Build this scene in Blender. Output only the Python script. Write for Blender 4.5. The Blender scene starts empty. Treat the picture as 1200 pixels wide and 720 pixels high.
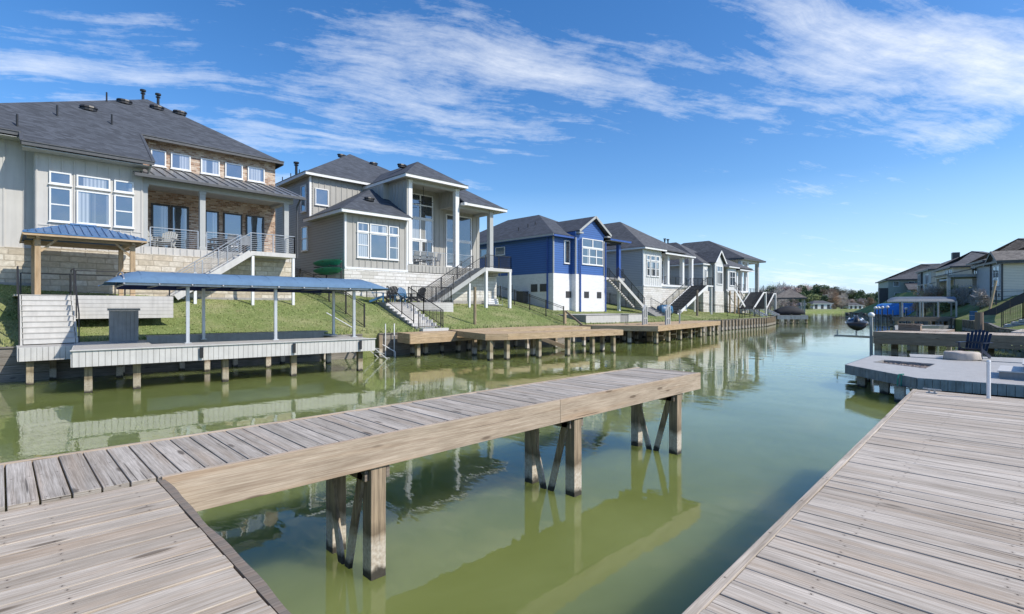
import bpy, math, random
from mathutils import Vector, Matrix
random.seed(11)
R = math.radians
C = bpy.context.scene.collection
PI = math.pi

# ------------------------------------------------------------ survey helpers
# X runs along the canal, Y across it, Z up from the water; the camera stands above (0,0)
F, HC = 607.0, 2.5
CA, SA = math.cos(R(45.34)), math.sin(R(45.34))
def gp(px, py, z):
    Y = F*(HC-z)/(py-360.0); X = (px-600)/F*Y
    return (CA*Y+SA*X, SA*Y-CA*X)
def xv(px, v):
    r = (px-600)/F; Y = v/(SA-CA*r); return CA*Y+SA*r*Y
def yu(px, u):
    r = (px-600)/F; Y = u/(CA+SA*r); return SA*Y-CA*r*Y
def zp(py, u, v):
    return HC+(360-py)/F*(CA*u+SA*v)

# ------------------------------------------------------------ node materials
def new_mat(name):
    m = bpy.data.materials.new(name); m.use_nodes = True
    nt = m.node_tree; nt.nodes.clear()
    out = nt.nodes.new('ShaderNodeOutputMaterial'); b = nt.nodes.new('ShaderNodeBsdfPrincipled')
    nt.links.new(b.outputs[0], out.inputs[0]); return m, nt, b
class N:
    def __init__(s, nt): s.nt = nt
    def __call__(s, typ, ins=None, **kw):
        n = s.nt.nodes.new('ShaderNode'+typ)
        for k, v in kw.items(): setattr(n, k, v)
        for k, v in (ins or {}).items():
            if hasattr(v, 'is_output') or isinstance(v, bpy.types.NodeSocket): s.nt.links.new(v, n.inputs[k])
            else: n.inputs[k].default_value = v
        return n
    def math(s, op, a, b=0.0, c=None):
        ins = {0: a, 1: b}
        if c is not None: ins[2] = c
        return s('Math', ins, operation=op).outputs[0]
    def mix(s, f, a, b, t='MIX'):
        n = s('Mix', {0: f, 6: a, 7: b}, data_type='RGBA', blend_type=t); return n.outputs[2]
    def ramp(s, f, stops):
        n = s('ValToRGB', {0: f}); e = n.color_ramp.elements
        while len(e) < len(stops): e.new(0.5)
        for i, (p, c) in enumerate(stops):
            e[i].position = p; e[i].color = c if len(c) == 4 else (*c, 1)
        return n.outputs[0]
    def noise(s, vec, scale, detail=4, rough=.55, dist=0):
        return s('TexNoise', {'Vector': vec, 'Scale': scale, 'Detail': detail, 'Roughness': rough, 'Distortion': dist}).outputs[0]
    def mapv(s, vec, sc=(1, 1, 1), rot=(0, 0, 0), loc=(0, 0, 0)):
        return s('Mapping', {'Vector': vec, 'Scale': sc, 'Rotation': rot, 'Location': loc}).outputs[0]
def c4(c): return (c[0], c[1], c[2], 1)
def mul(c, k): return (c[0]*k, c[1]*k, c[2]*k, 1)

def paint(name, col, rough=.6, var=.12, scale=3, bump=.0, metal=0, stain=.25):
    m, nt, b = new_mat(name); n = N(nt)
    o = n('TexCoord').outputs['Object']
    f = n.noise(o, scale, 5)
    c = n.mix(n.ramp(f, [(.3, (0, 0, 0)), (.7, (1, 1, 1))]), mul(col, 1-var), mul(col, 1+var))
    g = n.ramp(n.noise(n.mapv(o, (6, 6, .5)), 1.3, 4), [(.42, (1, 1, 1)), (.75, (1-stain, 1-stain, 1-stain))])
    c = n.mix(1.0, c, g, 'MULTIPLY')
    nt.links.new(c, b.inputs['Base Color']); b.inputs['Roughness'].default_value = rough; b.inputs['Metallic'].default_value = metal
    if bump:
        bp = n('Bump', {'Height': n.noise(o, 60, 3), 'Strength': bump, 'Distance': .01}); nt.links.new(bp.outputs[0], b.inputs['Normal'])
    return m

def wood(name, lo, hi, dark, warm, nails=True, tint=.16, rough=.78, bstr=.5):
    # UV: u metres along the board, v metres across; face attribute rnd per board
    m, nt, b = new_mat(name); n = N(nt)
    uv = n('UVMap').outputs[0]; rnd = n('Attribute', attribute_name='rnd').outputs['Fac']
    sp = n('SeparateXYZ', {0: uv}); U, V = sp.outputs[0], sp.outputs[1]
    r1 = n.math('MULTIPLY', rnd, 37.0)
    vec = n('CombineXYZ', {0: n.math('MULTIPLY_ADD', rnd, 91.0, U), 1: n.math('ADD', V, r1), 2: r1}).outputs[0]
    # warp the grain round knots
    kv = n('TexVoronoi', {'Vector': n.mapv(vec, (1.3, 5.5, 1)), 'Scale': 1.0, 'Randomness': 1.0})
    kd = kv.outputs['Distance']
    knot = n.math('POWER', n.math('MAXIMUM', n.math('SUBTRACT', 1.0, n.math('MULTIPLY', kd, 2.5)), 0.0), 2.0)
    warp = n.math('MULTIPLY', n.noise(n.mapv(vec, (.7, 3, 1)), 1.0, 2), .03)
    v2 = n.math('ADD', n.math('ADD', V, r1), n.math('ADD', warp, n.math('MULTIPLY', knot, .012)))
    gv = n('CombineXYZ', {0: n.math('MULTIPLY', U, 1.5), 1: n.math('MULTIPLY', v2, 85.0), 2: r1}).outputs[0]
    g1 = n.noise(gv, 1.0, 6, .62)
    gv2 = n('CombineXYZ', {0: n.math('MULTIPLY', U, 6.0), 1: n.math('MULTIPLY', v2, 330.0), 2: r1}).outputs[0]
    g2 = n.noise(gv2, 1.0, 3)
    base = n.mix(rnd, c4(lo), c4(hi))
    c = n.mix(n.math('MULTIPLY', n.ramp(g1, [(.34, (1, 1, 1)), (.56, (0, 0, 0))]), .6), base, c4(dark))
    c = n.mix(n.math('MULTIPLY', n.ramp(g1, [(.5, (0, 0, 0)), (.62, (1, 1, 1)), (.75, (0, 0, 0))]), .2), c, mul(hi, 1.1))
    warmf = n.math('MULTIPLY', n.ramp(n.noise(n.mapv(vec, (.5, 9, 1)), 1.0, 3), [(.5, (0, 0, 0)), (.72, (1, 1, 1))]), .55)
    c = n.mix(warmf, c, c4(warm))
    c = n.mix(n.math('MULTIPLY', n.ramp(g2, [(.4, (1, 1, 1)), (.6, (0, 0, 0))]), .38), c, mul(dark, .75))
    blot = n.ramp(n.noise(n.mapv(vec, (.9, 4, 1)), 2.2, 6, .65), [(.3, (.66, .65, .63)), (.62, (1.0, 1.0, 1.0))])
    c = n.mix(.8, c, blot, 'MULTIPLY')
    c = n.mix(n.math('MINIMUM', n.math('MULTIPLY', n.ramp(knot, [(.42, (0, 0, 0)), (.62, (1, 1, 1))]), .8), 1.0), c, mul(dark, .45))
    # end grain checks: thin dark splits
    ck = n.ramp(n.noise(n('CombineXYZ', {0: n.math('MULTIPLY', U, .9), 1: n.math('MULTIPLY', v2, 45), 2: n.math('ADD', r1, 5)}).outputs[0], 1.0, 1, .4), [(.262, (1, 1, 1)), (.285, (0, 0, 0))])
    c = n.mix(n.math('MULTIPLY', ck, .75), c, mul(dark, .3))
    hgt = n.math('ADD', n.math('MULTIPLY', g1, .6), n.math('SUBTRACT', n.math('MULTIPLY', g2, .3), ck))
    if nails:
        fu = n.math('SUBTRACT', n.math('FRACT', n.math('ADD', n.math('DIVIDE', U, .61), n.math('MULTIPLY', rnd, .04))), .1)
        du = n.math('MULTIPLY', fu, .61)
        dv = n.math('SUBTRACT', n.math('ABSOLUTE', n.math('SUBTRACT', V, .0705)), n.math('MULTIPLY_ADD', rnd, .006, .041))
        d2 = n.math('SQRT', n.math('ADD', n.math('MULTIPLY', du, du), n.math('MULTIPLY', dv, dv)))
        nf = n.math('LESS_THAN', d2, .0042)
        c = n.mix(nf, c, (.045, .035, .03, 1))
        rust = n.math('MULTIPLY', n.math('LESS_THAN', d2, .011), .22)
        c = n.mix(rust, c, (.08, .055, .04, 1))
    nt.links.new(c, b.inputs['Base Color']); b.inputs['Roughness'].default_value = rough
    b.inputs['Specular IOR Level'].default_value = .25
    bp = n('Bump', {'Height': hgt, 'Strength': bstr, 'Distance': .004}); nt.links.new(bp.outputs[0], b.inputs['Normal'])
    return m

def wetwood(name, col, lowc):
    # piles: stained dark near the waterline with a pale dried band
    m, nt, b = new_mat(name); n = N(nt)
    g = n('NewGeometry').outputs['Position']; z = n('SeparateXYZ', {0: g}).outputs[2]
    nz = n.noise(g, 9, 4); zz = n.math('ADD', z, n.math('MULTIPLY', n.math('SUBTRACT', nz, .5), .16))
    grain = n.noise(n.mapv(g, (34, 34, 1.5)), 1.0, 5, .62)
    c = n.mix(n.ramp(grain, [(.34, (1, 1, 1)), (.6, (0, 0, 0))]), c4(col), mul(col, .38))
    c = n.mix(n.math('MULTIPLY', n.ramp(n.noise(n.mapv(g, (3, 3, 1)), 2, 3), [(.4, (0, 0, 0)), (.7, (1, 1, 1))]), .6), c, mul(col, .55))
    pale = n.ramp(zz, [(.0, (1, 1, 1)), (.30, (1, 1, 1)), (.42, (0, 0, 0))])
    tide = n.ramp(zz, [(.36, (0, 0, 0)), (.43, (1, 1, 1)), (.56, (0, 0, 0))])
    c = n.mix(n.math('MULTIPLY', tide, .65), c, mul(col, .3))
    c = n.mix(n.math('MULTIPLY', pale, n.math('MULTIPLY_ADD', n.noise(g, 30, 4), 1.8, -.25)), c, c4(lowc))
    wet = n.ramp(zz, [(.05, (1, 1, 1)), (.11, (0, 0, 0))])
    c = n.mix(n.math('MULTIPLY', wet, .93), c, (.016, .015, .011, 1))
    nt.links.new(c, b.inputs['Base Color']); b.inputs['Roughness'].default_value = .8
    bp = n('Bump', {'Height': grain, 'Strength': .4, 'Distance': .01}); nt.links.new(bp.outputs[0], b.inputs['Normal'])
    return m

def lap(name, col, pitch=.17, rough=.55):
    m, nt, b = new_mat(name); n = N(nt)
    o = n('TexCoord').outputs['Object']; z = n('SeparateXYZ', {0: o}).outputs[2]
    f = n.math('FRACT', n.math('DIVIDE', z, pitch))
    line = n.ramp(f, [(.0, (.35, .35, .35)), (.1, (.6, .6, .6)), (.16, (1, 1, 1)), (1, (1, 1, 1))])
    cc = n.mix(n.noise(n.mapv(o, (.6, .6, 7)), 1.3, 4), mul(col, .85), mul(col, 1.13))
    c = n.mix(1.0, cc, line, 'MULTIPLY')
    nt.links.new(c, b.inputs['Base Color']); b.inputs['Roughness'].default_value = rough
    bp = n('Bump', {'Height': n.math('SUBTRACT', 1.0, f), 'Strength': .6, 'Distance': .02}); nt.links.new(bp.outputs[0], b.inputs['Normal'])
    return m

def masonry(name, cols, mortar, bw, bh, msize=.02, rough=.85, bump=.5, dist=.0, dark=.45):
    m, nt, b = new_mat(name); n = N(nt)
    o = n('TexCoord').outputs['Object']; s = n('SeparateXYZ', {0: o})
    v = n('CombineXYZ', {0: n.math('ADD', s.outputs[0], s.outputs[1]), 1: s.outputs[2], 2: 0.0}).outputs[0]
    if dist:
        nn = n('TexNoise', {'Vector': v, 'Scale': 1.7, 'Detail': 2}).outputs[1]
        v = n('VectorMath', {0: v, 1: n('VectorMath', {0: nn, 1: (dist, dist*.35, 0)}, operation='MULTIPLY').outputs[0]}, operation='ADD').outputs[0]
    br = n('TexBrick', {'Vector': v, 'Color1': (0, 0, 0, 1), 'Color2': (1, 1, 1, 1), 'Mortar': (.5, .5, .5, 1), 'Scale': 1.0,
                        'Mortar Size': msize, 'Mortar Smooth': .3, 'Brick Width': bw, 'Row Height': bh, 'Bias': 0.0})
    br.offset = .5; br.squash = 1.35; br.squash_frequency = 3
    val = br.outputs[0]
    c = n.ramp(val, [(i/(len(cols)-1), k) for i, k in enumerate(cols)])
    c = n.mix(n.math('MULTIPLY', n.ramp(n.noise(o, 7, 5), [(.35, (1, 1, 1)), (.65, (0, 0, 0))]), dark), c, mul(cols[0], .75))
    c = n.mix(br.outputs[1], c, c4(mortar))
    nt.links.new(c, b.inputs['Base Color']); b.inputs['Roughness'].default_value = rough
    h = n.math('ADD', n.math('SUBTRACT', 1.0, br.outputs[1]), n.math('MULTIPLY', n.noise(o, 11, 4), .7))
    bp = n('Bump', {'Height': h, 'Strength': bump, 'Distance': .025}); nt.links.new(bp.outputs[0], b.inputs['Normal'])
    return m

def shingle(name, col):
    m, nt, b = new_mat(name); n = N(nt)
    o = n('TexCoord').outputs['Object']; s = n('SeparateXYZ', {0: o})
    v = n('CombineXYZ', {0: n.math('ADD', s.outputs[0], s.outputs[1]), 1: s.outputs[2], 2: 0.0}).outputs[0]
    br = n('TexBrick', {'Vector': v, 'Color1': mul(col, .45), 'Color2': mul(col, 1.7), 'Mortar': mul(col, .35), 'Scale': 1.0,
                        'Mortar Size': .007, 'Brick Width': .34, 'Row Height': .10})
    br.offset = .37; br.offset_frequency = 3; br.squash = .7; br.squash_frequency = 2
    c = n.mix(n.math('MULTIPLY', n.noise(o, 14, 5, .7), .7), br.outputs[0], mul(col, 1.6))
    c = n.mix(n.math('MULTIPLY', n.ramp(n.noise(o, .7, 4), [(.4, (0, 0, 0)), (.7, (1, 1, 1))]), .2), c, mul(col, .7))
    nt.links.new(c, b.inputs['Base Color']); b.inputs['Roughness'].default_value = .9
    bp = n('Bump', {'Height': br.outputs[1], 'Strength': -.5, 'Distance': .02}); nt.links.new(bp.outputs[0], b.inputs['Normal'])
    return m

def glass(name, tint=(.02, .03, .035), mixf=.34):
    m, nt, b = new_mat(name); n = N(nt)
    o = n('TexCoord').outputs['Object']; rnd = n('ObjectInfo').outputs['Random']; so_ = n('SeparateXYZ', {0: o})
    lat = n.math('ADD', so_.outputs[0], so_.outputs[1]); off = n.math('MULTIPLY', rnd, 63.0)
    f = n.ramp(n.noise(n('CombineXYZ', {0: n.math('ADD', n.math('MULTIPLY', lat, 1.5), off), 1: off, 2: 0.0}).outputs[0], 1.0, 1), [(.50, (0, 0, 0)), (.54, (1, 1, 1))])
    fold = n.math('MULTIPLY_ADD', n.math('SINE', n.math('MULTIPLY', lat, 46.0)), .25, .75)
    cur = n.mix(1.0, (.50, .50, .47, 1), n('CombineXYZ', {0: fold, 1: fold, 2: fold}).outputs[0], 'MULTIPLY')
    f = n.math('MULTIPLY', f, n.math('GREATER_THAN', rnd, .35))
    room = n.mix(n.ramp(n.noise(n.mapv(o, (1, 1, 1)), 1.4, 3), [(.35, (0, 0, 0)), (.65, (1, 1, 1))]), c4(tint), (.07, .065, .055, 1))
    c = n.mix(f, room, cur)
    nt.links.new(c, b.inputs['Base Color']); b.inputs['Roughness'].default_value = .3
    g = n('BsdfGlossy', {'Color': (.42, .52, .64, 1), 'Roughness': .015})
    bp = n('Bump', {'Height': n.noise(o, .9, 1), 'Strength': .12, 'Distance': .1}); nt.links.new(bp.outputs[0], g.inputs['Normal'])
    lw = n('LayerWeight', {'Blend': .35}); fac = n.math('MULTIPLY_ADD', lw.outputs[0], .5, mixf)
    ms = n('MixShader', {0: fac, 1: b.outputs[0], 2: g.outputs[0]})
    nt.links.new(ms.outputs[0], nt.nodes['Material Output'].inputs[0]); return m

def grass_mat(name, a, bcol, dry):
    m, nt, b = new_mat(name); n = N(nt)
    p = n('NewGeometry').outputs['Position']
    c = n.mix(n.ramp(n.noise(p, 1.2, 6, .7), [(.25, (0, 0, 0)), (.75, (1, 1, 1))]), c4(a), c4(bcol))
    c = n.mix(n.ramp(n.noise(p, .45, 5, .65), [(.46, (0, 0, 0)), (.66, (1, 1, 1))]), c, c4(dry))
    c = n.mix(n.math('MULTIPLY', n.ramp(n.noise(n.mapv(p, (1, 1, 1), loc=(7, 3, 0)), .9, 7, .75), [(.60, (0, 0, 0)), (.70, (1, 1, 1))]), .75), c, (.27, .215, .13, 1))
    c = n.mix(n.math('MULTIPLY', n.ramp(n.noise(p, 22, 3, .7), [(.35, (1, 1, 1)), (.55, (0, 0, 0))]), .4), c, mul(a, .5))
    nt.links.new(c, b.inputs['Base Color']); b.inputs['Roughness'].default_value = .95; b.inputs['Specular IOR Level'].default_value = .1
    bp = n('Bump', {'Height': n.noise(p, 18, 4, .7), 'Strength': .8, 'Distance': .06}); nt.links.new(bp.outputs[0], b.inputs['Normal'])
    return m

def water_mat():
    m, nt, b = new_mat('canal_water'); n = N(nt)
    p = n('NewGeometry').outputs['Position']
    sp = n('SeparateXYZ', {0: p})
    c = n.mix(n.ramp(n.noise(n.mapv(p, (1, 1, 1)), .23, 5, .6, .6), [(.35, (0, 0, 0)), (.68, (1, 1, 1))]), (.135, .165, .046, 1), (.185, .22, .078, 1))
    nt.links.new(c, b.inputs['Base Color']); b.inputs['Roughness'].default_value = .012; b.inputs['IOR'].default_value = 1.40
    b.inputs['Specular IOR Level'].default_value = .55
    b.inputs['Subsurface Weight'].default_value = 1.0; b.inputs['Subsurface Radius'].default_value = (1, 1, .6); b.inputs['Subsurface Scale'].default_value = 1.6; b.subsurface_method = 'BURLEY'
    r3 = n.noise(n.mapv(p, (1.0, .4, 1), (0, 0, R(52))), 17, 2, .5)
    r1 = n.noise(n.mapv(p, (1.0, .55, 1), (0, 0, R(38))), 1.1, 3, .5, .3)
    r2 = n.noise(n.mapv(p, (1.0, .35, 1), (0, 0, R(48))), 5.5, 3, .55)
    patch = n.ramp(n.noise(n.mapv(p, (1, .5, 1), (0, 0, R(45))), .09, 3), [(.42, (.25, .25, .25)), (.62, (1, 1, 1))])
    h = n.math('ADD', n.math('MULTIPLY', r1, .55), n.math('MULTIPLY', n.math('ADD', n.math('MULTIPLY', r2, .2), n.math('MULTIPLY', r3, .035)), patch))
    bp = n('Bump', {'Height': h, 'Strength': .5, 'Distance': .028}); nt.links.new(bp.outputs[0], b.inputs['Normal'])
    return m

# ------------------------------------------------------------ mesh builder
class MB:
    def __init__(s): s.v = []; s.f = []; s.uv = []; s.r = []; s.k = []
    def add(s, vs, fs, uvs=None, r=None):
        k = len(s.v); s.k.append((k, len(s.f))); s.v += [tuple(p) for p in vs]; r = random.random() if r is None else r
        for i, f in enumerate(fs):
            s.f.append([k+j for j in f]); s.r.append(r)
            s.uv.append(uvs[i] if uvs else [(0, 0)]*len(f))
        return s
    def hexa(s, p, r=None):
        # p: 8 corners, bottom 0-3 (0-1 along, 0-3 across) top 4-7
        fs = [(3, 2, 1, 0), (4, 5, 6, 7), (0, 1, 5, 4), (1, 2, 6, 5), (2, 3, 7, 6), (3, 0, 4, 7)]
        P = [Vector(q) for q in p]
        L = (P[1]-P[0]).length; W = (P[3]-P[0]).length; H = (P[4]-P[0]).length
        dims = sorted([(L, 0), (W, 1), (H, 2)])[::-1]; ax = dims[0][1]
        co = [(0, 0, 0), (L, 0, 0), (L, W, 0), (0, W, 0), (0, 0, H), (L, 0, H), (L, W, H), (0, W, H)]
        uvs = []
        for f in fs:
            c = [co[j] for j in f]; ext = [max(q[a] for q in c)-min(q[a] for q in c) for a in range(3)]
            axes = [a for a in range(3) if ext[a] > 1e-9]
            if len(axes) < 2: axes = [0, 1]
            if ax in axes: a0 = ax; a1 = [a for a in axes if a != ax][0]
            else: a0, a1 = axes[:2]
            uvs.append([(q[a0], q[a1]) for q in c])
        return s.add(p, fs, uvs, r)
    def box(s, x0, x1, y0, y1, z0, z1, r=None):
        if x0 > x1: x0, x1 = x1, x0
        if y0 > y1: y0, y1 = y1, y0
        if z0 > z1: z0, z1 = z1, z0
        return s.hexa([(x0, y0, z0), (x1, y0, z0), (x1, y1, z0), (x0, y1, z0), (x0, y0, z1), (x1, y0, z1), (x1, y1, z1), (x0, y1, z1)], r)
    def bar(s, a, b, w, h, r=None, up=(0, 0, 1)):
        # rectangular bar from a to b
        a, b = Vector(a), Vector(b); d = (b-a).normalized(); u = Vector(up)
        if abs(d.dot(u)) > .98: u = Vector((0, 1, 0)) if abs(d.y) < .9 else Vector((1, 0, 0))
        t = d.cross(u).normalized(); u = t.cross(d).normalized()
        t *= w/2; u *= h/2
        return s.hexa([a+t-u, b+t-u, b-t-u, a-t-u, a+t+u, b+t+u, b-t+u, a-t+u], r)
    def board(s, a, b, c, d, th, r=None):
        # quad (counter-clockwise seen from above) with thickness downwards; a-b is the length
        lo = [(p[0], p[1], p[2]-th) for p in (a, b, c, d)]
        return s.hexa(lo+[a, b, c, d], r)
    def slab(s, poly, th):
        n_ = len(poly); lo = [(p[0], p[1], p[2]-th) for p in poly]
        fs = [tuple(range(n_)), tuple(range(2*n_-1, n_-1, -1))]
        for i in range(n_):
            j = (i+1) % n_; fs.append((i, n_+i, n_+j, j))
        return s.add(list(poly)+lo, fs)
    def cyl(s, a, b, r0, r1=None, seg=10, caps=True):
        a, b = Vector(a), Vector(b); r1 = r0 if r1 is None else r1
        d = (b-a).normalized(); u = Vector((0, 0, 1)) if abs(d.z) < .95 else Vector((1, 0, 0))
        t = d.cross(u).normalized(); w = d.cross(t).normalized()
        vs = []
        for P_, rr in ((a, r0), (b, r1)):
            for i in range(seg):
                an = 2*PI*i/seg; vs.append(P_+t*math.cos(an)*rr+w*math.sin(an)*rr)
        fs = [(i, (i+1) % seg, seg+(i+1) % seg, seg+i) for i in range(seg)]
        if caps: fs += [tuple(range(seg))[::-1], tuple(range(seg, 2*seg))]
        return s.add(vs, fs)
    def lathe(s, c, prof, seg=20, sx=1, sy=1):
        vs = []; m = len(prof)
        for (r_, z_) in prof:
            for i in range(seg):
                an = 2*PI*i/seg; vs.append((c[0]+r_*sx*math.cos(an), c[1]+r_*sy*math.sin(an), c[2]+z_))
        fs = []
        for k in range(m-1):
            for i in range(seg):
                fs.append((k*seg+i, k*seg+(i+1) % seg, (k+1)*seg+(i+1) % seg, (k+1)*seg+i))
        fs += [tuple(range(seg))[::-1], tuple(range((m-1)*seg, m*seg))]
        return s.add(vs, fs)
    def loft(s, rings, cap=True):
        n_ = len(rings[0]); vs = [p for r_ in rings for p in r_]; fs = []
        for k in range(len(rings)-1):
            for i in range(n_):
                fs.append((k*n_+i, k*n_+(i+1) % n_, (k+1)*n_+(i+1) % n_, (k+1)*n_+i))
        if cap: fs += [tuple(range(n_))[::-1], tuple(range((len(rings)-1)*n_, len(rings)*n_))]
        return s.add(vs, fs)
    def tube(s, pts, r, seg=6):
        for a, b in zip(pts[:-1], pts[1:]): s.cyl(a, b, r, seg=seg)
        return s

def thing(name, label, cat, loc=(0, 0, 0), rz=0.0, group=None):
    o = bpy.data.objects.new(name, None); C.objects.link(o); o.empty_display_size = .3
    o.location = loc; o.rotation_euler = (0, 0, rz); o['label'] = label; o['category'] = cat
    if group: o['group'] = group
    return o
SPLIT = {'corner_board', 'downlight', 'downspout', 'stringer', 'lower_waler', 'barge_board', 'cross_beam', 'joist', 'bolt', 'beam', 'post', 'lift_post', 'chain', 'bin', 'crawl_vent', 'porch_beam', 'stake', 'door', 'walkway'}
def mesh(name, mb, mat, parent=None, world=False, label=None, smooth=False, bevel=0, kind=None):
    if name in SPLIT and len(mb.k) > 1:
        ks = mb.k+[(len(mb.v), len(mb.f))]; o = None
        for (v0, f0), (v1, f1) in zip(ks[:-1], ks[1:]):
            q = MB(); q.v = mb.v[v0:v1]; q.f = [[j-v0 for j in f] for f in mb.f[f0:f1]]; q.uv = mb.uv[f0:f1]; q.r = mb.r[f0:f1]
            o = mesh(name, q, mat, parent, world, label, smooth, bevel, kind)
        return o
    vs = mb.v
    if world and parent is not None:
        rt = parent if world is True else world
        Mi = (Matrix.Translation(rt.location) @ Matrix.Rotation(rt.rotation_euler[2], 4, 'Z')).inverted()
        vs = [Mi @ Vector(p) for p in vs]
    me = bpy.data.meshes.new(name); me.from_pydata([tuple(p) for p in vs], [], mb.f)
    uvl = me.uv_layers.new(name='UVMap'); flat = [c for f in mb.uv for q in f for c in q]
    uvl.data.foreach_set('uv', flat)
    at = me.attributes.new('rnd', 'FLOAT', 'FACE'); at.data.foreach_set('value', mb.r)
    me.materials.append(mat)
    if smooth: me.polygons.foreach_set('use_smooth', [True]*len(me.polygons))
    me.update()
    o = bpy.data.objects.new(name, me); C.objects.link(o)
    if parent is not None: o.parent = parent
    if label: o['label'] = label
    if kind: o['kind'] = kind
    if bevel:
        bm = o.modifiers.new('Bevel', 'BEVEL'); bm.width = bevel; bm.segments = 2; bm.limit_method = 'ANGLE'
    return o
def tag(o, label, cat, group=None):
    o['label'] = label; o['category'] = cat
    if group: o['group'] = group
    return o
KIDS = {}
def copy_tree(o, parent=None):
    c = o.copy(); C.objects.link(c); c.parent = parent
    for ch in o.children: copy_tree(ch, c)
    return c
def dup(root, loc, rz, label, group=None):
    c = copy_tree(root); c.location = loc; c.rotation_euler = (0, 0, rz); c['label'] = label
    if group: c['group'] = group
    return c

# ------------------------------------------------------------ materials
M = {}
M['deck'] = wood('weathered_deck', (.48, .425, .355), (.72, .655, .57), (.26, .205, .155), (.50, .375, .26))
M['deck_l'] = wood('weathered_deck_worn', (.48, .42, .345), (.66, .59, .50), (.27, .21, .15), (.49, .36, .245))
M['pier'] = wood('grey_pier_boards', (.43, .39, .335), (.64, .585, .515), (.20, .165, .13), (.46, .35, .25))
M['beam'] = wood('tan_beam', (.52, .43, .33), (.60, .51, .40), (.28, .20, .14), (.47, .32, .20), nails=False, bstr=.3)
M['newwood'] = wood('new_pine', (.52, .39, .245), (.64, .50, .33), (.32, .21, .12), (.48, .32, .17), nails=False, bstr=.25)
M['brownwood'] = wood('aged_brown_wood', (.30, .23, .18), (.40, .31, .245), (.15, .11, .085), (.32, .21, .14), nails=False)
M['greybeam'] = wood('grey_aged_beam', (.26, .22, .18), (.34, .29, .24), (.12, .10, .08), (.25, .18, .13), nails=False)
M['pile'] = wetwood('pile_wood', (.40, .31, .21), (.60, .56, .49))
M['pile_n'] = wetwood('pile_wood_pale', (.36, .29, .18), (.40, .36, .28))
M['bulk'] = wood('bulkhead_wood', (.24, .22, .19), (.36, .33, .29), (.10, .09, .08), (.24, .19, .14), nails=False)
M['comp'] = paint('grey_composite', (.43, .415, .385), .55, .06, 4, .1, stain=.12)
M['comp_l'] = paint('pale_grey_composite', (.55, .54, .515), .5, .06, 4, .1, stain=.14)
M['comp_d'] = paint('dark_grey_composite', (.28, .275, .265), .55, .10, 4, .1, stain=.2)
M['comp_blue'] = paint('slate_composite', (.22, .26, .30), .5, .18, 5, .1, stain=.4)
M['greige'] = paint('greige_siding', (.50, .485, .455), .6, .05, 1.5, .05, stain=.1)
M['greige2'] = paint('grey_board_siding', (.38, .37, .34), .6, .05, 1.5, .05, stain=.1)
M['lapgrey'] = lap('grey_lap_siding', (.30, .295, .275))
M['lapblue'] = lap('blue_lap_siding', (.045, .125, .36), .2)
M['blue'] = paint('blue_trim', (.04, .10, .34), .5)
M['laplight'] = lap('light_lap_siding', (.45, .46, .46), .19)
M['white_bnb'] = paint('white_board_siding', (.62, .63, .62), .55, .04, 2, stain=.1)
M['cream'] = paint('beige_siding', (.68, .62, .53), .6, .04, 2, stain=.08)
M['lapbeige'] = lap('beige_lap_siding', (.74, .66, .55), .18)
M['slate_shade_wall'] = paint('slate_blue_shade_siding', (.40, .43, .45), .6, .05, 2, stain=.1)  # blue-grey holds the shade of the beige house's canal side, shared by other walls
M['greenwall'] = paint('sage_siding', (.33, .36, .32), .7, .06, 2, stain=.1)
M['trim'] = paint('white_trim', (.72, .73, .73), .5, .03, 3, stain=.08)
M['trimg'] = paint('grey_trim', (.40, .41, .40), .5, .03, 3, stain=.08)
M['dark'] = paint('dark_bronze', (.055, .055, .058), .5, .05, 3)
M['gutter'] = paint('dark_gutter', (.08, .083, .088), .45, .05, 3)
M['soffit'] = paint('soffit', (.42, .42, .40), .7, .03, 3)
M['black'] = paint('black_metal', (.018, .018, .02), .45, .1, 5)
M['steel'] = paint('grey_metal', (.42, .43, .45), .35, .06, 8, metal=.6)
M['alu'] = paint('pale_metal_post', (.55, .58, .60), .35, .05, 6, metal=.3)
M['whitep'] = paint('white_plastic', (.78, .78, .78), .4, .03, 6, stain=.1)
M['brick'] = masonry('tan_brick', [(.21, .115, .075), (.42, .265, .18), (.57, .42, .31), (.70, .59, .48)], (.45, .40, .34), .24, .085, .012, dark=.3)
M['stone'] = masonry('limestone', [(.42, .36, .27), (.60, .54, .44), (.68, .64, .56), (.55, .47, .36)], (.42, .37, .29), .62, .26, .018, bump=.9, dist=.12, dark=.5)
M['stonew'] = masonry('white_limestone', [(.50, .48, .43), (.66, .65, .61), (.72, .71, .68), (.62, .59, .54)], (.46, .44, .40), .60, .22, .018, bump=.8, dist=.1, dark=.3)
M['found'] = paint('concrete_footing', (.34, .33, .31), .85, .12, 3, .2)
M['wbrick'] = masonry('white_brick', [(.66, .66, .66), (.72, .72, .72), (.75, .75, .75)], (.58, .58, .58), .3, .1, .01, bump=.2, dark=.1)
M['shingle'] = shingle('charcoal_shingle', (.050, .057, .070))
M['shinglem'] = shingle('grey_shingle', (.07, .073, .08))
M['shingleb'] = shingle('brown_shingle', (.15, .135, .12))
M['metalroof'] = paint('standing_seam_grey', (.20, .205, .21), .4, .08, 2, metal=.2)
M['bluemetal'] = paint('blue_metal_roof', (.08, .18, .35), .35, .08, 2, metal=.15)
M['canopy'] = paint('blue_canopy_fabric', (.10, .185, .30), .85, .07, 2, .05, stain=.12)
M['canopyu'] = paint('navy_canopy_band', (.015, .03, .14), .6, .05, 3)
M['canopyg'] = paint('slate_canopy_fabric', (.10, .13, .17), .6, .1, 1.5)
M['canopyb'] = paint('bright_blue_canopy_fabric', (.11, .36, .85), .6, .1, 1.5)
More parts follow.
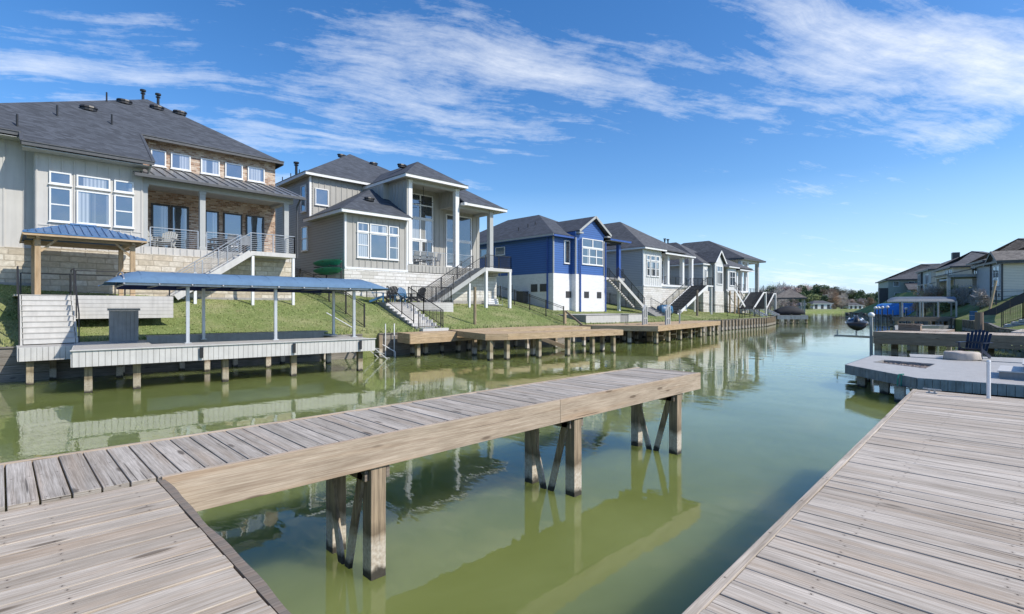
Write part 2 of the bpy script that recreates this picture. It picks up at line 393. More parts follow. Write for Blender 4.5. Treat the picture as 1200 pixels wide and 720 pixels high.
_nt = M['canopyb'].node_tree; _n = N(_nt); _tr = _n('BsdfTranslucent', {'Color': (.10, .36, .9, 1)}); _ms = _n('MixShader', {0: .5, 1: _nt.nodes['Principled BSDF'].outputs[0], 2: _tr.outputs[0]}); _nt.links.new(_ms.outputs[0], _nt.nodes['Material Output'].inputs[0])
M['glass'] = glass('window_glass')
M['glass_d'] = glass('door_glass', (.012, .016, .016), .26)
M['navy'] = paint('navy_plastic', (.014, .02, .045), .4)
M['bluep'] = paint('blue_plastic', (.04, .14, .27), .45)
M['greenp'] = paint('green_kayak_plastic', (.04, .30, .22), .35)
M['tarp'] = paint('beige_cover', (.50, .44, .38), .8, .08, 5, .3)
M['dirt'] = paint('bare_soil', (.26, .19, .13), .95, .2, 2, .3)
M['silt'] = paint('silt_fence_fabric', (.012, .015, .022), .8)
M['bark'] = paint('tree_bark', (.13, .10, .075), .95, .3, 6, .4)
M['water'] = water_mat()
M['grass'] = grass_mat('lawn_grass', (.165, .215, .07), (.22, .265, .10), (.33, .325, .165))
M['pebble'] = paint('river_stones', (.25, .20, .17), .8, .6, 14, .4)
M['rock'] = paint('riprap_rock', (.22, .20, .17), .9, .3, 3, .5)
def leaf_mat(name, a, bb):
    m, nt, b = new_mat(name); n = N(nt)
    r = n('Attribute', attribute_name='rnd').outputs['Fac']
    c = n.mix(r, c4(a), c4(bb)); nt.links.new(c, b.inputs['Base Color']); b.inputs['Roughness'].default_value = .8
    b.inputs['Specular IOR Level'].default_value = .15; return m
M['leaf_dk'] = leaf_mat('evergreen_leaves', (.07, .105, .06), (.17, .22, .11))  # lightened with painted distance haze, like the winter and bare twigs below
M['leaf_lt'] = leaf_mat('spring_leaves', (.12, .15, .06), (.27, .30, .13))
M['leaf_br'] = leaf_mat('winter_twigs', (.26, .20, .18), (.48, .39, .36))
M['leaf_gr'] = leaf_mat('bare_twigs', (.27, .25, .22), (.50, .46, .42))
M['leaf_or'] = leaf_mat('russet_leaves', (.28, .18, .12), (.50, .38, .25))
M['blade'] = leaf_mat('grass_blades', (.17, .22, .07), (.36, .375, .17))
# ------------------------------------------------------------ terrain and water
def lerp(tab, x):
    if x <= tab[0][0]: return tab[0][1]
    for (a, fa), (b, fb) in zip(tab[:-1], tab[1:]):
        if x <= b: return fa+(fb-fa)*(x-a)/(b-a)
    return tab[-1][1]
BL = [(-80, 25), (0, 24.2), (14, 23.4), (28, 23.2), (54, 23.4), (70, 24.6), (80, 26.8), (84, 29.5), (88, 36), (93, 52), (100, 80), (112, 130), (130, 260)]
BR = [(-80, -9), (14, -7), (26, -5), (35, -2.2), (40, .2), (46, 1.6), (60, 2.8), (76, 6), (92, 10), (110, 17.5), (140, 30), (152, 34), (156, 26), (162, 0), (170, -60)]
BASE = [(-80, 3.4), (0, 3.35), (8, 2.85), (12, 2.8), (15, 3.15), (22, 2.65), (30, 2.5), (35, 2.0), (50, 1.95), (84, 1.8), (100, 1.4)]
def bl(u): return lerp(BL, u)
def br(u): return lerp(BR, u)
def ground(u, v):
    L, Rr = bl(u), br(u)
    if v >= L:
        w = 30.0-24 if u < 82 else 8
        d = v-L; b = lerp(BASE, u)
        if d < w: t = d/w; return 1.1+(b-1.1)*(t*.8+.2*t*t*(3-2*t))
        return b+min(.2*(d-w), 2.6)*(1 if u < 82 else .3)
    if v <= Rr:
        d = Rr-v
        z1 = 1.1; top = lerp([(0, 1.5), (40, 2.2), (60, 3.0), (80, 3.6), (100, 5.4), (132, 5.3), (146, 3.2), (156, 1.6), (165, 1.2)], u)
        ww = 6.0 if u < 150 else 11.0; t = min(d/ww, 1); return z1+(top-z1)*t+min(max(d-ww, 0)*.06, 1.0)
    return -1.6
us = sorted(set([-80, -60, -45, -36]+[-30+i*.75 for i in range(160)]+[90+i*1.5 for i in range(60)]+[180, 200]))
rows_r = [-180, -90, -50, -30, -20, -15, -12, -10, -8, -7, -6, -5, -4, -3, -2, -1.2, -.6, 0]
rows_l = [0, .4, 1, 1.6, 2.2, 3, 3.8, 4.6, 5.4, 6, 6.6, 7.5, 9, 11, 13, 16, 19, 22, 30, 45, 80, 150, 260]
gm = MB(); W = 0; P_ = []
for u in us:
    col = [(u, br(u)+d, ground(u, br(u)+d)) for d in rows_r]
    col += [(u, br(u)+.02, -1.6), (u, bl(u)-.02, -1.6)]
    col += [(u, bl(u)+d, ground(u, bl(u)+d+1e-6)) for d in rows_l]
    W = len(col); P_ += col
fs = []
for i in range(len(us)-1):
    for j in range(W-1):
        fs.append((i*W+j, (i+1)*W+j, (i+1)*W+j+1, i*W+j+1))
gm.add(P_, fs, r=0)
o = mesh('ground', gm, M['grass'], smooth=False); o['kind'] = 'structure'
# far land that closes the lake, as one big sheet under everything
def cam_pt(X, Y, z=0): return (CA*Y+SA*X, SA*Y-CA*X, z)
fm = MB()
front = []
for i in range(-40, 41):
    X = i*22.0
    Yf = 246+10*math.sin(i*.7)+6*math.sin(i*1.9+1)
    front.append((X, Yf))
for (X, Yf), (X2, Yf2) in zip(front[:-1], front[1:]):
    prof = [(-1, -1.0), (0, .25), (1.5, .9), (10, 1.3), (60, 1.9), (400, 5), (2500, 9)]
    for (d, z), (d2, z2) in zip(prof[:-1], prof[1:]):
        fm.add([cam_pt(X, Yf+d, z), cam_pt(X2, Yf2+d, z), cam_pt(X2, Yf2+d2, z2), cam_pt(X, Yf+d2, z2)], [(0, 1, 2, 3)], r=0)
o = mesh('far_shore', fm, M['grass']); o['kind'] = 'structure'
wm = MB(); wm.add([(-400, -1500, 0), (2500, -1500, 0), (2500, 2500, 0), (-400, 2500, 0)], [(0, 1, 2, 3)], r=0)
o = mesh('water', wm, M['water']); o['kind'] = 'structure'

# grass blades on the lawn facing the canal
gb = MB(); gb_v = []; gb_f = []; gb_r = []
rg = random.Random(5)
cnt = 0
while cnt < 60000:
    u = rg.uniform(-8, 62); 
    if rg.random() > math.exp(-max(u, 0)/45): continue
    d = rg.uniform(.15, 9.5); v = bl(u)+d
    z = ground(u, v); s = rg.uniform(.02, .045); a = rg.uniform(0, PI); h = rg.uniform(.02, .05) if d > .7 else rg.uniform(.05, .2)
    dx, dy = math.cos(a)*s, math.sin(a)*s; k = len(gb_v)
    lx, ly = rg.uniform(-.04, .04), rg.uniform(-.04, .04)
    gb_v += [(u-dx, v-dy, z-.01), (u+dx, v+dy, z-.01), (u+lx, v+ly, z+h)]; gb_f.append([k, k+1, k+2]); gb_r.append(rg.random()); cnt += 1
gb.v, gb.f, gb.r, gb.uv = gb_v, gb_f, gb_r, [[(0, 0)]*3]*cnt
o = mesh('grass', gb, M['blade']); o['kind'] = 'stuff'; tag(o, 'short mown green grass on the sloping lawns by the canal', 'grass')

# bulkhead retaining walls
def bulkhead(name, tab_f, u0, u1, off, label, step=1.9, top=1.13, post=True):
    t = thing(name, label, 'wall', (u0, tab_f(u0), 0))
    pl = MB(); ps = MB(); cp = MB(); n_ = int((u1-u0)/step)
    for i in range(n_):
        a = u0+i*step; b = a+step; va, vb = tab_f(a)-off, tab_f(b)-off
        for k in range(5):
            z0 = -.3+k*.285; j = random.uniform(-.012, .012)
            pl.bar((a, va+j, z0+.14), (b, vb+j, z0+.14), .07, .272)
        ps.bar((a, va-.11*(1 if off > 0 else -1), -.8), (a, va-.11*(1 if off > 0 else -1), top-.04+random.uniform(-.04, .03)), .17, .17, up=(1, 0, 0))
        cp.bar((a, va+.02*(1 if off > 0 else -1), top+.02), (b, vb+.02*(1 if off > 0 else -1), top+.02), .2, .045)
    mesh('planking', pl, M['bulk'], t, True); mesh('post', ps, M['pile'], t, True); mesh('cap', cp, M['bulk'], t, True)
bulkhead('retaining_wall', bl, -12, 13.6, .1, 'timber retaining wall along the bank behind the boat dock with the blue canopy')
bulkhead('retaining_wall', bl, 13.6, 48.4, .1, 'timber retaining wall behind the new pine docks below the two-storey grey house and blue house')
bulkhead('retaining_wall', bl, 48.4, 84, .1, 'grey timber retaining wall with close posts past the pine docks', step=1.1)
bulkhead('retaining_wall', br, 38, 74, -.1, 'dark timber retaining wall on the right bank', step=1.6)
bulkhead('retaining_wall', br, 78, 152, -.1, 'low dark retaining wall under the bright grass point', step=2.5)
# riprap under the grey composite dock
rp = MB(); rr = random.Random(3)
for i in range(60):
    u = rr.uniform(16.8, 21.5); v = rr.uniform(.2, 2.2); s = rr.uniform(.15, .36)
    prof = [(s*.5, -s*.4), (s*rr.uniform(.9, 1.1), 0), (s*.75, s*.4), (s*.3, s*.55)]
    rp.lathe((u, v, .02+rr.uniform(-.1, .1)), prof, 7, rr.uniform(.8, 1.3), rr.uniform(.8, 1.2))
o = mesh('riprap', rp, M['rock']); o['kind'] = 'stuff'; tag(o, 'heap of rough brown rocks at the waterline under the grey dock', 'rocks')

# ------------------------------------------------------------ near docks
ZD = 1.32; PITCH = .1475; BW = .1405; TH = .038
def jz(): return random.uniform(-.003, .003)
def piles(root, spots, top, mat='pile', w=.2, world=True, name='pile'):
    for (u, v) in spots:
        p = MB(); h = w/2; lean = random.uniform(-.012, .012)
        p.hexa([(u-h+lean, v-h, -1.5), (u+h+lean, v-h, -1.5), (u+h+lean, v+h, -1.5), (u-h+lean, v+h, -1.5), (u-h, v-h, top), (u+h, v-h, top), (u+h, v+h, top), (u-h, v+h, top)])
        mesh(name, p, M[mat], root, world, bevel=.006)
# right dock: boards run across (Y), outer edge slightly skewed
rd = thing('wooden_dock', 'large weathered dock filling the lower right foreground with its boards running away to the right', 'dock', (0, 0, 0))
def edge_v(u): return .955+(u-1.8)*.0385
mb = MB(); u = -3.2; k = 0
while u < 9.22:
    a = u; b = u+BW; j = jz()
    cuts = [-7.5-random.random()*2, -4.88+random.choice([0, 2.44]), ]
    ve = edge_v(a)-.052
    pts = [-8.5]+sorted([random.choice([-4.88, -2.44, -6.1])])+[ve]
    if k % 3 == 0: pts = [-8.5, ve]
    for p0, p1 in zip(pts[:-1], pts[1:]):
        g = .0015 if p0 > -8 else 0
        e0, e1 = p1-(.0015 if p1 < ve else random.uniform(-.004, .0)), p0+g
        s0 = random.uniform(-.002, .002)
        # board length along Y: a-b is the length direction
        mb.board((b, e1+s0, ZD+j), (b, e0+s0+(.0057 if p1 == ve else 0), ZD+j), (a, e0+s0, ZD+j), (a, e1+s0, ZD+j), TH)
    u += PITCH; k += 1
mesh('deck_boards', mb, M['deck'], rd, bevel=.004)
uend = u-PITCH+BW
mb = MB()
u0 = -3.3
while u0 < uend:
    u1 = min(u0+3.66, uend)
    a, b = edge_v(u0), edge_v(u1)
    mb.hexa([(u0, a-.048, ZD-.30), (u1-.003, b-.048, ZD-.30), (u1-.003, b, ZD-.30), (u0, a, ZD-.30),
             (u0, a-.048, ZD+.004), (u1-.003, b-.048, ZD+.004), (u1-.003, b, ZD+.004), (u0, a, ZD+.004)])
    u0 += 3.66
mesh('rim_board', mb, M['deck_l'], rd, bevel=.004)
mb = MB(); mb.box(uend+.004, uend+.045, -8.5, edge_v(uend), ZD-.3, ZD-.01); mesh('end_board', mb, M['greybeam'], rd)
mb = MB()
for i in range(9): mb.box(-3, 9.1, -8.2+i*1.05, -8.15+i*1.05, ZD-.26, ZD-TH-.001)
mesh('joist', mb, M['greybeam'], rd)
piles(rd, [(x, .78+ (x-1.8)*.0385) for x in (-1.5, 1.2, 3.9, 6.6, 9.0)]+[(x, -3) for x in (3.9, 6.6, 9.0)], ZD-.30)

# left dock: boards run along X
ld = thing('wooden_dock', 'weathered dock in the lower left corner, joined to the long narrow pier', 'dock', (0, 3, 0))
mb = MB(); v = 1.12; UE = .765
while v < 4.21:
    j = jz(); pts = [-9, random.choice([-3.7, -2.5, -5]), UE] if random.random() < .35 else [-9, UE]
    for p0, p1 in zip(pts[:-1], pts[1:]):
        e = random.uniform(-.004, .003) if p1 == UE else -.0015
        mb.board((p0+.0015, v, ZD-.012+j), (p1+e, v, ZD-.012+j), (p1+e, v+BW+.001, ZD-.012+j), (p0+.0015, v+BW+.001, ZD-.012+j), TH)
    v += PITCH+.0005
mesh('deck_boards', mb, M['deck_l'], ld, True, bevel=.004)
mb = MB(); prev = None
segs = 26
for i in range(segs):       # wavy rim board
    a = 1.12+(4.262-1.12)*i/segs; b = 1.12+(4.262-1.12)*(i+1)/segs
    wv = lambda q: .043+.006*math.sin(q*5.1+.6)+.004*math.sin(q*11.3)
    zt = ZD-.012
    mb.hexa([(UE+.006, a, zt-.28), (UE+.006+wv(a), a, zt-.28), (UE+.006+wv(b), b, zt-.28), (UE+.006, b, zt-.28),
             (UE+.006, a, zt), (UE+.006+wv(a), a, zt), (UE+.006+wv(b), b, zt), (UE+.006, b, zt)], r=.35)
mesh('rim_board', mb, M['greybeam'], ld, True)
mb = MB()
for i in range(4): mb.box(-8.8, .74, 1.2+i*.95, 1.25+i*.95, ZD-.3, ZD-TH-.014)
mesh('joist', mb, M['greybeam'], ld, True)
piles(ld, [(.5, 1.6), (.5, 3.9), (-2.5, 3.9)], ZD-.31)

# long pier
pr = thing('wooden_pier', 'long narrow grey-boarded pier standing in the green water on braced posts', 'pier', (4, 4.8, 0))
V0, V1 = 4.285, 5.50; UEND = 8.93
mb = MB(); u = -9.0; k = 0
while u < UEND-.05:
    j = jz()
    e0 = V0+.02+random.uniform(-.003, .003); e1 = V1-.045+random.uniform(-.004, .004)
    cut = max(0, (u+BW)-(UEND-.22))
    mb.board((u+BW, e0, ZD-.006+j), (u+BW, e1, ZD-.006+j), (u, e1, ZD-.006+j), (u, e0, ZD-.006+j), TH)
    u += PITCH+.003; k += 1
mesh('deck_boards', mb, M['pier'], pr, True, bevel=.004)
mb = MB()
for (a, b, dz) in ((UE+.03, 5.05, 0), (5.054, UEND+.03, .003)):
    mb.box(a, b, V0-.045, V0+.002, ZD-.292, ZD+.003-dz)
mb.box(UEND-.02, UEND+.03, V0+.004, V1-.2, ZD-.288, ZD-.004)
mb.box(-9, UEND-.02, V1-.042, V1+.002, ZD-.285, ZD+.002)
mesh('fascia', mb, M['beam'], pr, True, bevel=.004)
mb = MB(); mb.box(-9, UEND-.1, 4.86, 4.90, ZD-.28, ZD-TH-.008); mesh('stringer', mb, M['beam'], pr, True)
for px in (441, 673, 792):
    f0 = V0+.055; b0 = 5.08; uu = xv(px, f0)-.02
    piles(pr, [(uu, f0)], ZD-.2, w=.155); piles(pr, [(uu-.02, b0)], ZD-.2, w=.15)
    mb = MB(); mb.box(uu+.08, uu+.118, V0-.02, V1-.1, ZD-.41, ZD-.27); mb.box(uu-.118, uu-.08, V0+.02, V1-.1, ZD-.42, ZD-.28)
    mesh('cross_beam', mb, M['greybeam'], pr, True, bevel=.004)
    mb = MB()
    for z in (ZD-.34,): mb.cyl((uu-.13, f0, z), (uu+.13, f0, z), .012, seg=8); mb.cyl((uu-.13, b0, z), (uu+.13, b0, z), .012, seg=8)
    mesh('bolt', mb, M['dark'], pr, True)
    m0 = (f0+b0)/2
    for (ya, za, yb, zb_, du) in ((f0+.04, 1.0, m0-.03, -.1, -.1), (b0-.02, 1.0, m0+.04, -.1, -.105)):
        mb = MB(); x = uu+du; h = .048
        mb.hexa([(x-.018, yb-h, zb_), (x+.018, yb-h, zb_), (x+.018, yb+h, zb_), (x-.018, yb+h, zb_), (x-.018, ya-h, za), (x+.018, ya-h, za), (x+.018, ya+h, za), (x-.018, ya+h, za)])
        mesh('brace', mb, M['pile'], pr, True, bevel=.003)
# bollard on the right dock
bu, bv = gp(1158.5, 467, ZD)
t = thing('pipe_post', 'slim white plastic pipe standing on the far edge of the right foreground dock', 'post', (bu, bv, ZD))
p = MB(); p.cyl((0, 0, 0), (0, 0, .47), .021, seg=14); mesh('pipe', p, M['whitep'], t, smooth=False)
p = MB(); p.cyl((0, 0, .47), (0, 0, .495), .025, .018, seg=14); mesh('pipe_cap', p, M['whitep'], t)
t = thing('mooring_cleat', 'small metal cleat on the corner of the right foreground dock', 'cleat', (9.05, 1.0, ZD+.005), R(80))
p = MB(); p.bar((-.1, 0, .05), (.1, 0, .05), .022, .018); p.bar((-.03, 0, 0), (-.03, 0, .05), .02, .02); p.bar((.03, 0, 0), (.03, 0, .05), .02, .02); mesh('horn', p, M['steel'], t)
p = MB(); p.box(-.06, .06, -.025, .025, 0, .008); mesh('base', p, M['steel'], t)

# ------------------------------------------------------------ composite skirt helper
def skirt(mb, a, b, z0, z1, th=.03, bw=.145):
    a, b = Vector((a[0], a[1], 0)), Vector((b[0], b[1], 0)); L = (b-a).length; n_ = max(1, round(L/bw)); d = (b-a)/n_
    nrm = Vector((d.y, -d.x, 0)).normalized()*th
    for i in range(n_):
        p, q = a+d*i+d*.03, a+d*(i+1)-d*.03
        mb.hexa([(p.x, p.y, z0), (q.x, q.y, z0), (q.x+nrm.x*-1, q.y-nrm.y, z0), (p.x-nrm.x, p.y-nrm.y, z0),
                 (p.x, p.y, z1), (q.x, q.y, z1), (q.x-nrm.x, q.y-nrm.y, z1), (p.x-nrm.x, p.y-nrm.y, z1)])
def rail(root, pts, h=.95, mat='dark', cables=7, name='railing', world=True, post=.045, vertical=False, step=1.5, ps=.12):
    mb = MB()
    for a, b in zip(pts[:-1], pts[1:]):
        A, B = Vector(a), Vector(b); L = (B-A).length; n_ = max(1, round(L/step))
        for i in range(n_+1):
            p = A+(B-A)*i/n_; mb.bar(p, p+Vector((0, 0, h)), post, post, up=(1, 0, 0))
        mb.bar(A+Vector((0, 0, h)), B+Vector((0, 0, h)), .05, .035)
        if vertical:
            mb.bar(A+Vector((0, 0, .1)), B+Vector((0, 0, .1)), .03, .03)
            for i in range(int(L/ps)):
                p = A+(B-A)*(i*ps/L); mb.bar(p+Vector((0, 0, .1)), p+Vector((0, 0, h)), .014, .014, up=(1, 0, 0))
        else:
            for k in range(cables):
                dz = Vector((0, 0, .1+(h-.14)*k/cables)); mb.bar(A+dz, B+dz, .016, .016)
    return mesh(name, mb, M[mat], root, world)
def stairs(root, x0, z0, x2, z2, y0, y1, n_, axis='x', tread='comp', stringer='trimg', risers=False, world=True, bottom=None):
    # axis x: runs from (x0 at z0) to (x2 at z2), between y0 and y1
    tm = MB(); sm = MB(); rm = MB()
    for i in range(n_):
        xa = x0+(x2-x0)*i/n_; xb = x0+(x2-x0)*(i+1)/n_; z = z0+(z2-z0)*(i+1)/n_
        if axis == 'x':
            tm.box(min(xa, xb)-.015, max(xa, xb)+.015, y0, y1, z-.04, z)
            if risers: rm.box(xa-.01, xa+.012, y0+.01, y1-.01, z-(z2-z0)/n_, z-.041)
        else:
            tm.box(y0, y1, min(xa, xb)-.015, max(xa, xb)+.015, z-.04, z)
            if risers: rm.box(y0+.01, y1-.01, xa-.01, xa+.012, z-(z2-z0)/n_, z-.041)
    for y in (y0-.025, y1+.025):
        a, b = ((x0, y, z0-.10), (x2, y, z2-.10)) if axis == 'x' else ((y, x0, z0-.10), (y, x2, z2-.10))
        sm.bar(a, b, .045, .30)
    mesh('treads', tm, M[tread], root, world); mesh('stringer', sm, M[stringer], root, world)
    if risers: mesh('risers', rm, M[risers if isinstance(risers, str) else tread], root, world)

# ------------------------------------------------------------ boat dock with blue canopy (left)
bd = thing('boat_dock', 'pale grey composite boat dock with a lift slip under the blue fabric canopy', 'dock', (1.45, 19.15, 0), R(-5.5))
ZB = 1.25; LX = 9.05
mb = MB()
for (x0, x1, y0, y1) in ((0, LX, 0, 2.0), (0, 2.0, 2.004, 4.0), (LX-.6, LX, 2.004, 4.0), (0, LX, 4.004, 4.9)):
    y = y0
    while y < y1-.02:
        mb.board((x0, y, ZB), (x1, y, ZB), (x1, min(y+.138, y1), ZB), (x0, min(y+.138, y1), ZB), .03); y += .143
mesh('deck_boards', mb, M['comp'], bd)
mb = MB(); skirt(mb, (0, -.035), (LX, -.035), ZB-.46, ZB+.0); skirt(mb, (LX+.035, 0), (LX+.035, 4.9), ZB-.46, ZB); skirt(mb, (-.035, 4.2), (-.035, 0), ZB-.46, ZB)
mesh('skirting', mb, M['comp_l'], bd)
mb = MB(); mb.box(-.05, LX+.05, -.08, .06, ZB+.001, ZB+.03); mesh('edge_trim', mb, M['comp_l'], bd)
mb = MB(); mb.box(2.0, LX-.6, 3.9, 3.96, ZB-.4, ZB+.18); mb.box(2.0, LX-.4, 3.97, 4.6, ZB+.14, ZB+.18); mesh('back_beam', mb, M['comp_d'], bd)
mb = MB(); mb.box(.05, LX-.05, .25, .33, ZB-.32, ZB-.035); mb.box(.05, LX-.05, 1.6, 1.68, ZB-.32, ZB-.035); mb.box(.05, LX-.05, 4.2, 4.28, ZB-.32, ZB-.035); mesh('joist', mb, M['greybeam'], bd)
for x in (.35, 1.5, 3.9, 6.1, 8.6): piles(bd, [(x, .35)], ZB-.32, 'pile_n', .19, False)
for x in (1.2, 3.9, 6.1, 8.6): piles(bd, [(x, 3.8)], ZB-.32, 'pile', .19, False)
for x in (3.15, 6.0, 8.45):
    mb = MB(); mb.box(x-.05, x+.05, -.105, -.07, ZB-.38, ZB-.04); mesh('dock_bumper', mb, M['black'], bd)
# the upright storage box
su, sv = gp(145, 400, ZB)
t = thing('storage_box', 'upright slatted grey dock locker with overhanging lid beside the canopy', 'dock box', (su, sv, ZB), R(-5))
mb = MB(); skirt(mb, (-.42, -.3), (.42, -.3), 0, 1.12, .02, .12); skirt(mb, (.42, -.3), (.42, .3), 0, 1.12, .02, .12); skirt(mb, (-.42, .3), (-.42, -.3), 0, 1.12, .02, .12); mb.box(-.40, .40, -.28, .3, 0, 1.1)
mesh('slatted_body', mb, M['comp_d'], t); mb = MB(); mb.box(-.47, .47, -.35, .35, 1.125, 1.2); mesh('lid', mb, M['comp_d'], t)
# the canopy
cy = thing('boat_lift_canopy', 'long arched blue fabric boat canopy on grey posts over the pale grey dock', 'canopy', (1.45, 19.15, 0), R(-3.5))
z_e, rise = 3.27, .45; y_a, y_b = .95, 4.15; x_a, x_b = .75, 10.45
def arch(x, t_, k=1.0): # t_ 0..1 across
    a = t_*PI; y = (y_a+y_b)/2-(y_b-y_a)/2*math.cos(a)*k
    return (x, y, z_e+rise*math.sin(a)**.9*k)
mb = MB(); nx, ny = 60, 14; vs = []
for i in range(nx+1):
    s = i/nx; x = x_a+(x_b-x_a)*s
    e = min(s, 1-s)*(x_b-x_a)
    k = math.sin(min(1, e/1.1)*PI/2)**.6 if e < 1.1 else 1
    sag = .010*abs(math.sin(s*PI*9))
    for j in range(ny+1):
        p = arch(x, j/ny); drop = (1-k)*.62
        vs.append((p[0], p[1], max(p[2]-drop*math.sin(j/ny*PI)-sag*math.sin(j/ny*PI), z_e-.05)))
mb.add(vs, [(i*(ny+1)+j, (i+1)*(ny+1)+j, (i+1)*(ny+1)+j+1, i*(ny+1)+j+1) for i in range(nx) for j in range(ny)])
co = mesh('fabric', mb, M['canopy'], cy, smooth=True)
mb = MB()
for i in range(1, 10):
    x = x_a+(x_b-x_a)*i/10
    for j in range(10): a_, b_ = arch(x, j/10), arch(x, (j+1)/10); mb.bar((a_[0], a_[1], a_[2]-.002), (b_[0], b_[1], b_[2]-.002), .03, .012)
mesh('fabric_seam', mb, M['canopy'], cy)
mb = MB()
for yy in (y_a+.12, y_b-.12): mb.bar((x_a+.5, yy, z_e-.04), (x_b-.9, yy, z_e-.04), .05, .07)
for i in range(10):
    x = x_a+.5+i*(x_b-x_a-1.4)/9; mb.bar((x, y_a+.14, z_e-.05), (x, y_b-.14, z_e-.05), .04, .05)
    for j in range(8):
        a_, b_ = arch(x, j/8), arch(x, (j+1)/8); mb.bar((a_[0], a_[1], a_[2]-.05), (b_[0], b_[1], b_[2]-.05), .035, .035)
mesh('frame', mb, M['steel'], cy)
mb = MB(); mb.box(x_a+.5, x_b-1.2, y_b-.17, y_b-.15, z_e-.14, z_e+.02); mb.box(x_a+.5, x_b-1.2, y_a+.16, y_a+.18, z_e-.08, z_e-.0); mesh('valance', mb, M['canopyu'], cy)
for (x, y) in ((3.05, 1.55), (5.9, 1.5), (9.0, 1.45), (3.9, 3.6), (9.0, 3.6)):
    mb = MB(); mb.bar((x, y, ZB+.01), (x, y, z_e-.06), .1, .1, up=(1, 0, 0)); mb.box(x-.1, x+.1, y-.1, y+.1, ZB+.003, ZB+.03); mesh('post', mb, M['alu'], cy)

# lower landing section at far left with stairs up to the gazebo terrace
t = thing('dock_landing', 'pale grey composite landing at the far left end of the boat dock', 'dock', (1.2, 23, 0))
mb = MB()
lu0, lu1 = xv(22, 22.5), 1.95
v = 22.5
while v < 23.95: mb.board((lu0, v, 1.22), (lu1, v, 1.22), (lu1, v+.138, 1.22), (lu0, v+.138, 1.22), .03); v += .143
mesh('deck_boards', mb, M['comp'], t, True)
mb = MB(); skirt(mb, (lu0, 22.46), (lu1, 22.46), .78, 1.22); skirt(mb, (lu0-.035, 24), (lu0-.035, 22.5), .78, 1.22); mesh('skirting', mb, M['comp_l'], t, True)
piles(t, [(xv(35, 22.7), 22.75)], .8, 'pile_n', .18)
tr = thing('garden_terrace', 'pale grey composite terrace with board retaining panel carrying the timber gazebo', 'terrace', (3, 27.5, 1.5))
mb = MB(); mb.box(.35, 5.2, 25.68, 29.6, 2.9, 2.95); mesh('deck_boards', mb, M['comp'], tr, True)
mb = MB()
for k in range(6): mb.box(1.92, 5.2, 25.6, 25.66, 2.05+k*.148, 2.05+k*.148+.14)
mesh('retaining_panel', mb, M['comp_l'], tr, True)
mb = MB(); mb.box(2.0, 5.1, 25.67, 29.5, 2.3, 2.89); mesh('fill_skirt', mb, M['comp_d'], tr, True)
t = thing('garden_stairs', 'steep pale grey composite steps with black handrails climbing from the dock to the gazebo', 'stairs', (1.25, 24.6, 1.25))
n_ = 9; mb = MB(); ris = MB()
for i in range(n_):
    y0 = 23.75+i*.21; z1 = 1.25+(i+1)*1.7/n_
    ris.box(.55, 1.88, y0, y0+.03, z1-1.7/n_, z1-.03); mb.box(.52, 1.9, y0-.015, y0+.24, z1-.03, z1)
mesh('risers', ris, M['comp_l'], t, True); mesh('treads', mb, M['comp'], t, True)
for x in (.5, 1.93):
    mb = MB()
    for i in range(n_):
        mb.box(x-.03, x+.03, 23.75+i*.21, 23.75+(i+1)*.21, .9, 1.23+(i+1)*1.7/n_)
    mesh('stringer', mb, M['comp_l'], t, True)
for x in (.45, 1.98):
    mb = MB(); a, b, c = Vector((x, 23.75, 1.25)), Vector((x, 25.55, 2.95)), Vector((x, 26.6, 2.95))
    for p in (a, (a+b)/2, b, c): mb.bar(p, p+Vector((0, 0, 1.0)), .04, .04, up=(1, 0, 0))
    mb.bar(a+Vector((0, 0, 1)), b+Vector((0, 0, 1)), .04, .04); mb.bar(b+Vector((0, 0, 1)), c+Vector((0, 0, 1)), .04, .04)
    mesh('handrail', mb, M['black'], t, True)
t = thing('terrace_railing', 'black metal railing along the gazebo terrace edge', 'railing', (3, 25.8, 2.95))
rail(t, [(2.05, 25.8, 2.95), (5.1, 25.8, 2.95)], .95, 'black', 1, 'rails'); rail(t, [(.6, 29.3, 2.95), (3.7, 29.3, 2.95)], .95, 'black', 1, 'rails')
# gazebo
gz = thing('garden_gazebo', 'timber post gazebo with a ribbed blue metal hip roof beside the left house', 'gazebo', (2.4, 27.8, 2.95))
G0, G1 = 1.0, 3.9; V2, V3 = 26.3, 29.2
for (x, y) in ((G0, V2), (G1, V2), (G0, V3), (G1, V3)):
    mb = MB(); mb.bar((x, y, 2.95), (x, y, 5.05), .17, .17, up=(1, 0, 0)); mesh('post', mb, M['newwood'], gz, True)
mb = MB()
for y in (V2, V3): mb.bar((G0-.3, y, 5.16), (G1+.3, y, 5.16), .1, .2)
for x in (G0, G1): mb.bar((x, V2-.3, 5.14), (x, V3+.3, 5.14), .1, .18)
for (x, y, sx) in ((G0, V2, 1), (G1, V2, -1)): mb.bar((x+sx*.08, y, 4.6), (x+sx*.55, y, 5.08), .08, .08)
mesh('beam', mb, M['newwood'], gz, True)
e0, e1, f0, f1 = G0-.42, G1+.42, V2-.42, V3+.42; ze, zr = 5.27, 5.86
A, B, C_, D = (e0, f0, ze), (e1, f0, ze), (e1, f1, ze), (e0, f1, ze); Rl, Rr_ = (e0+1.45, (f0+f1)/2, zr), (e1-1.45, (f0+f1)/2, zr)
mb = MB(); mb.slab([A, B, Rr_, Rl], .04); mb.slab([B, C_, Rr_], .04); mb.slab([C_, D, Rl, Rr_], .04); mb.slab([D, A, Rl], .04)
x = e0+.15
while x < e1:
    t_ = min(1, (x-e0)/1.45, (e1-x)/1.45); y = f0+((f0+f1)/2-f0)*t_; mb.bar((x, f0-.01, ze+.02), (x, y, ze+(zr-ze)*t_+.02), .03, .04); x += .23
y = f0+.15
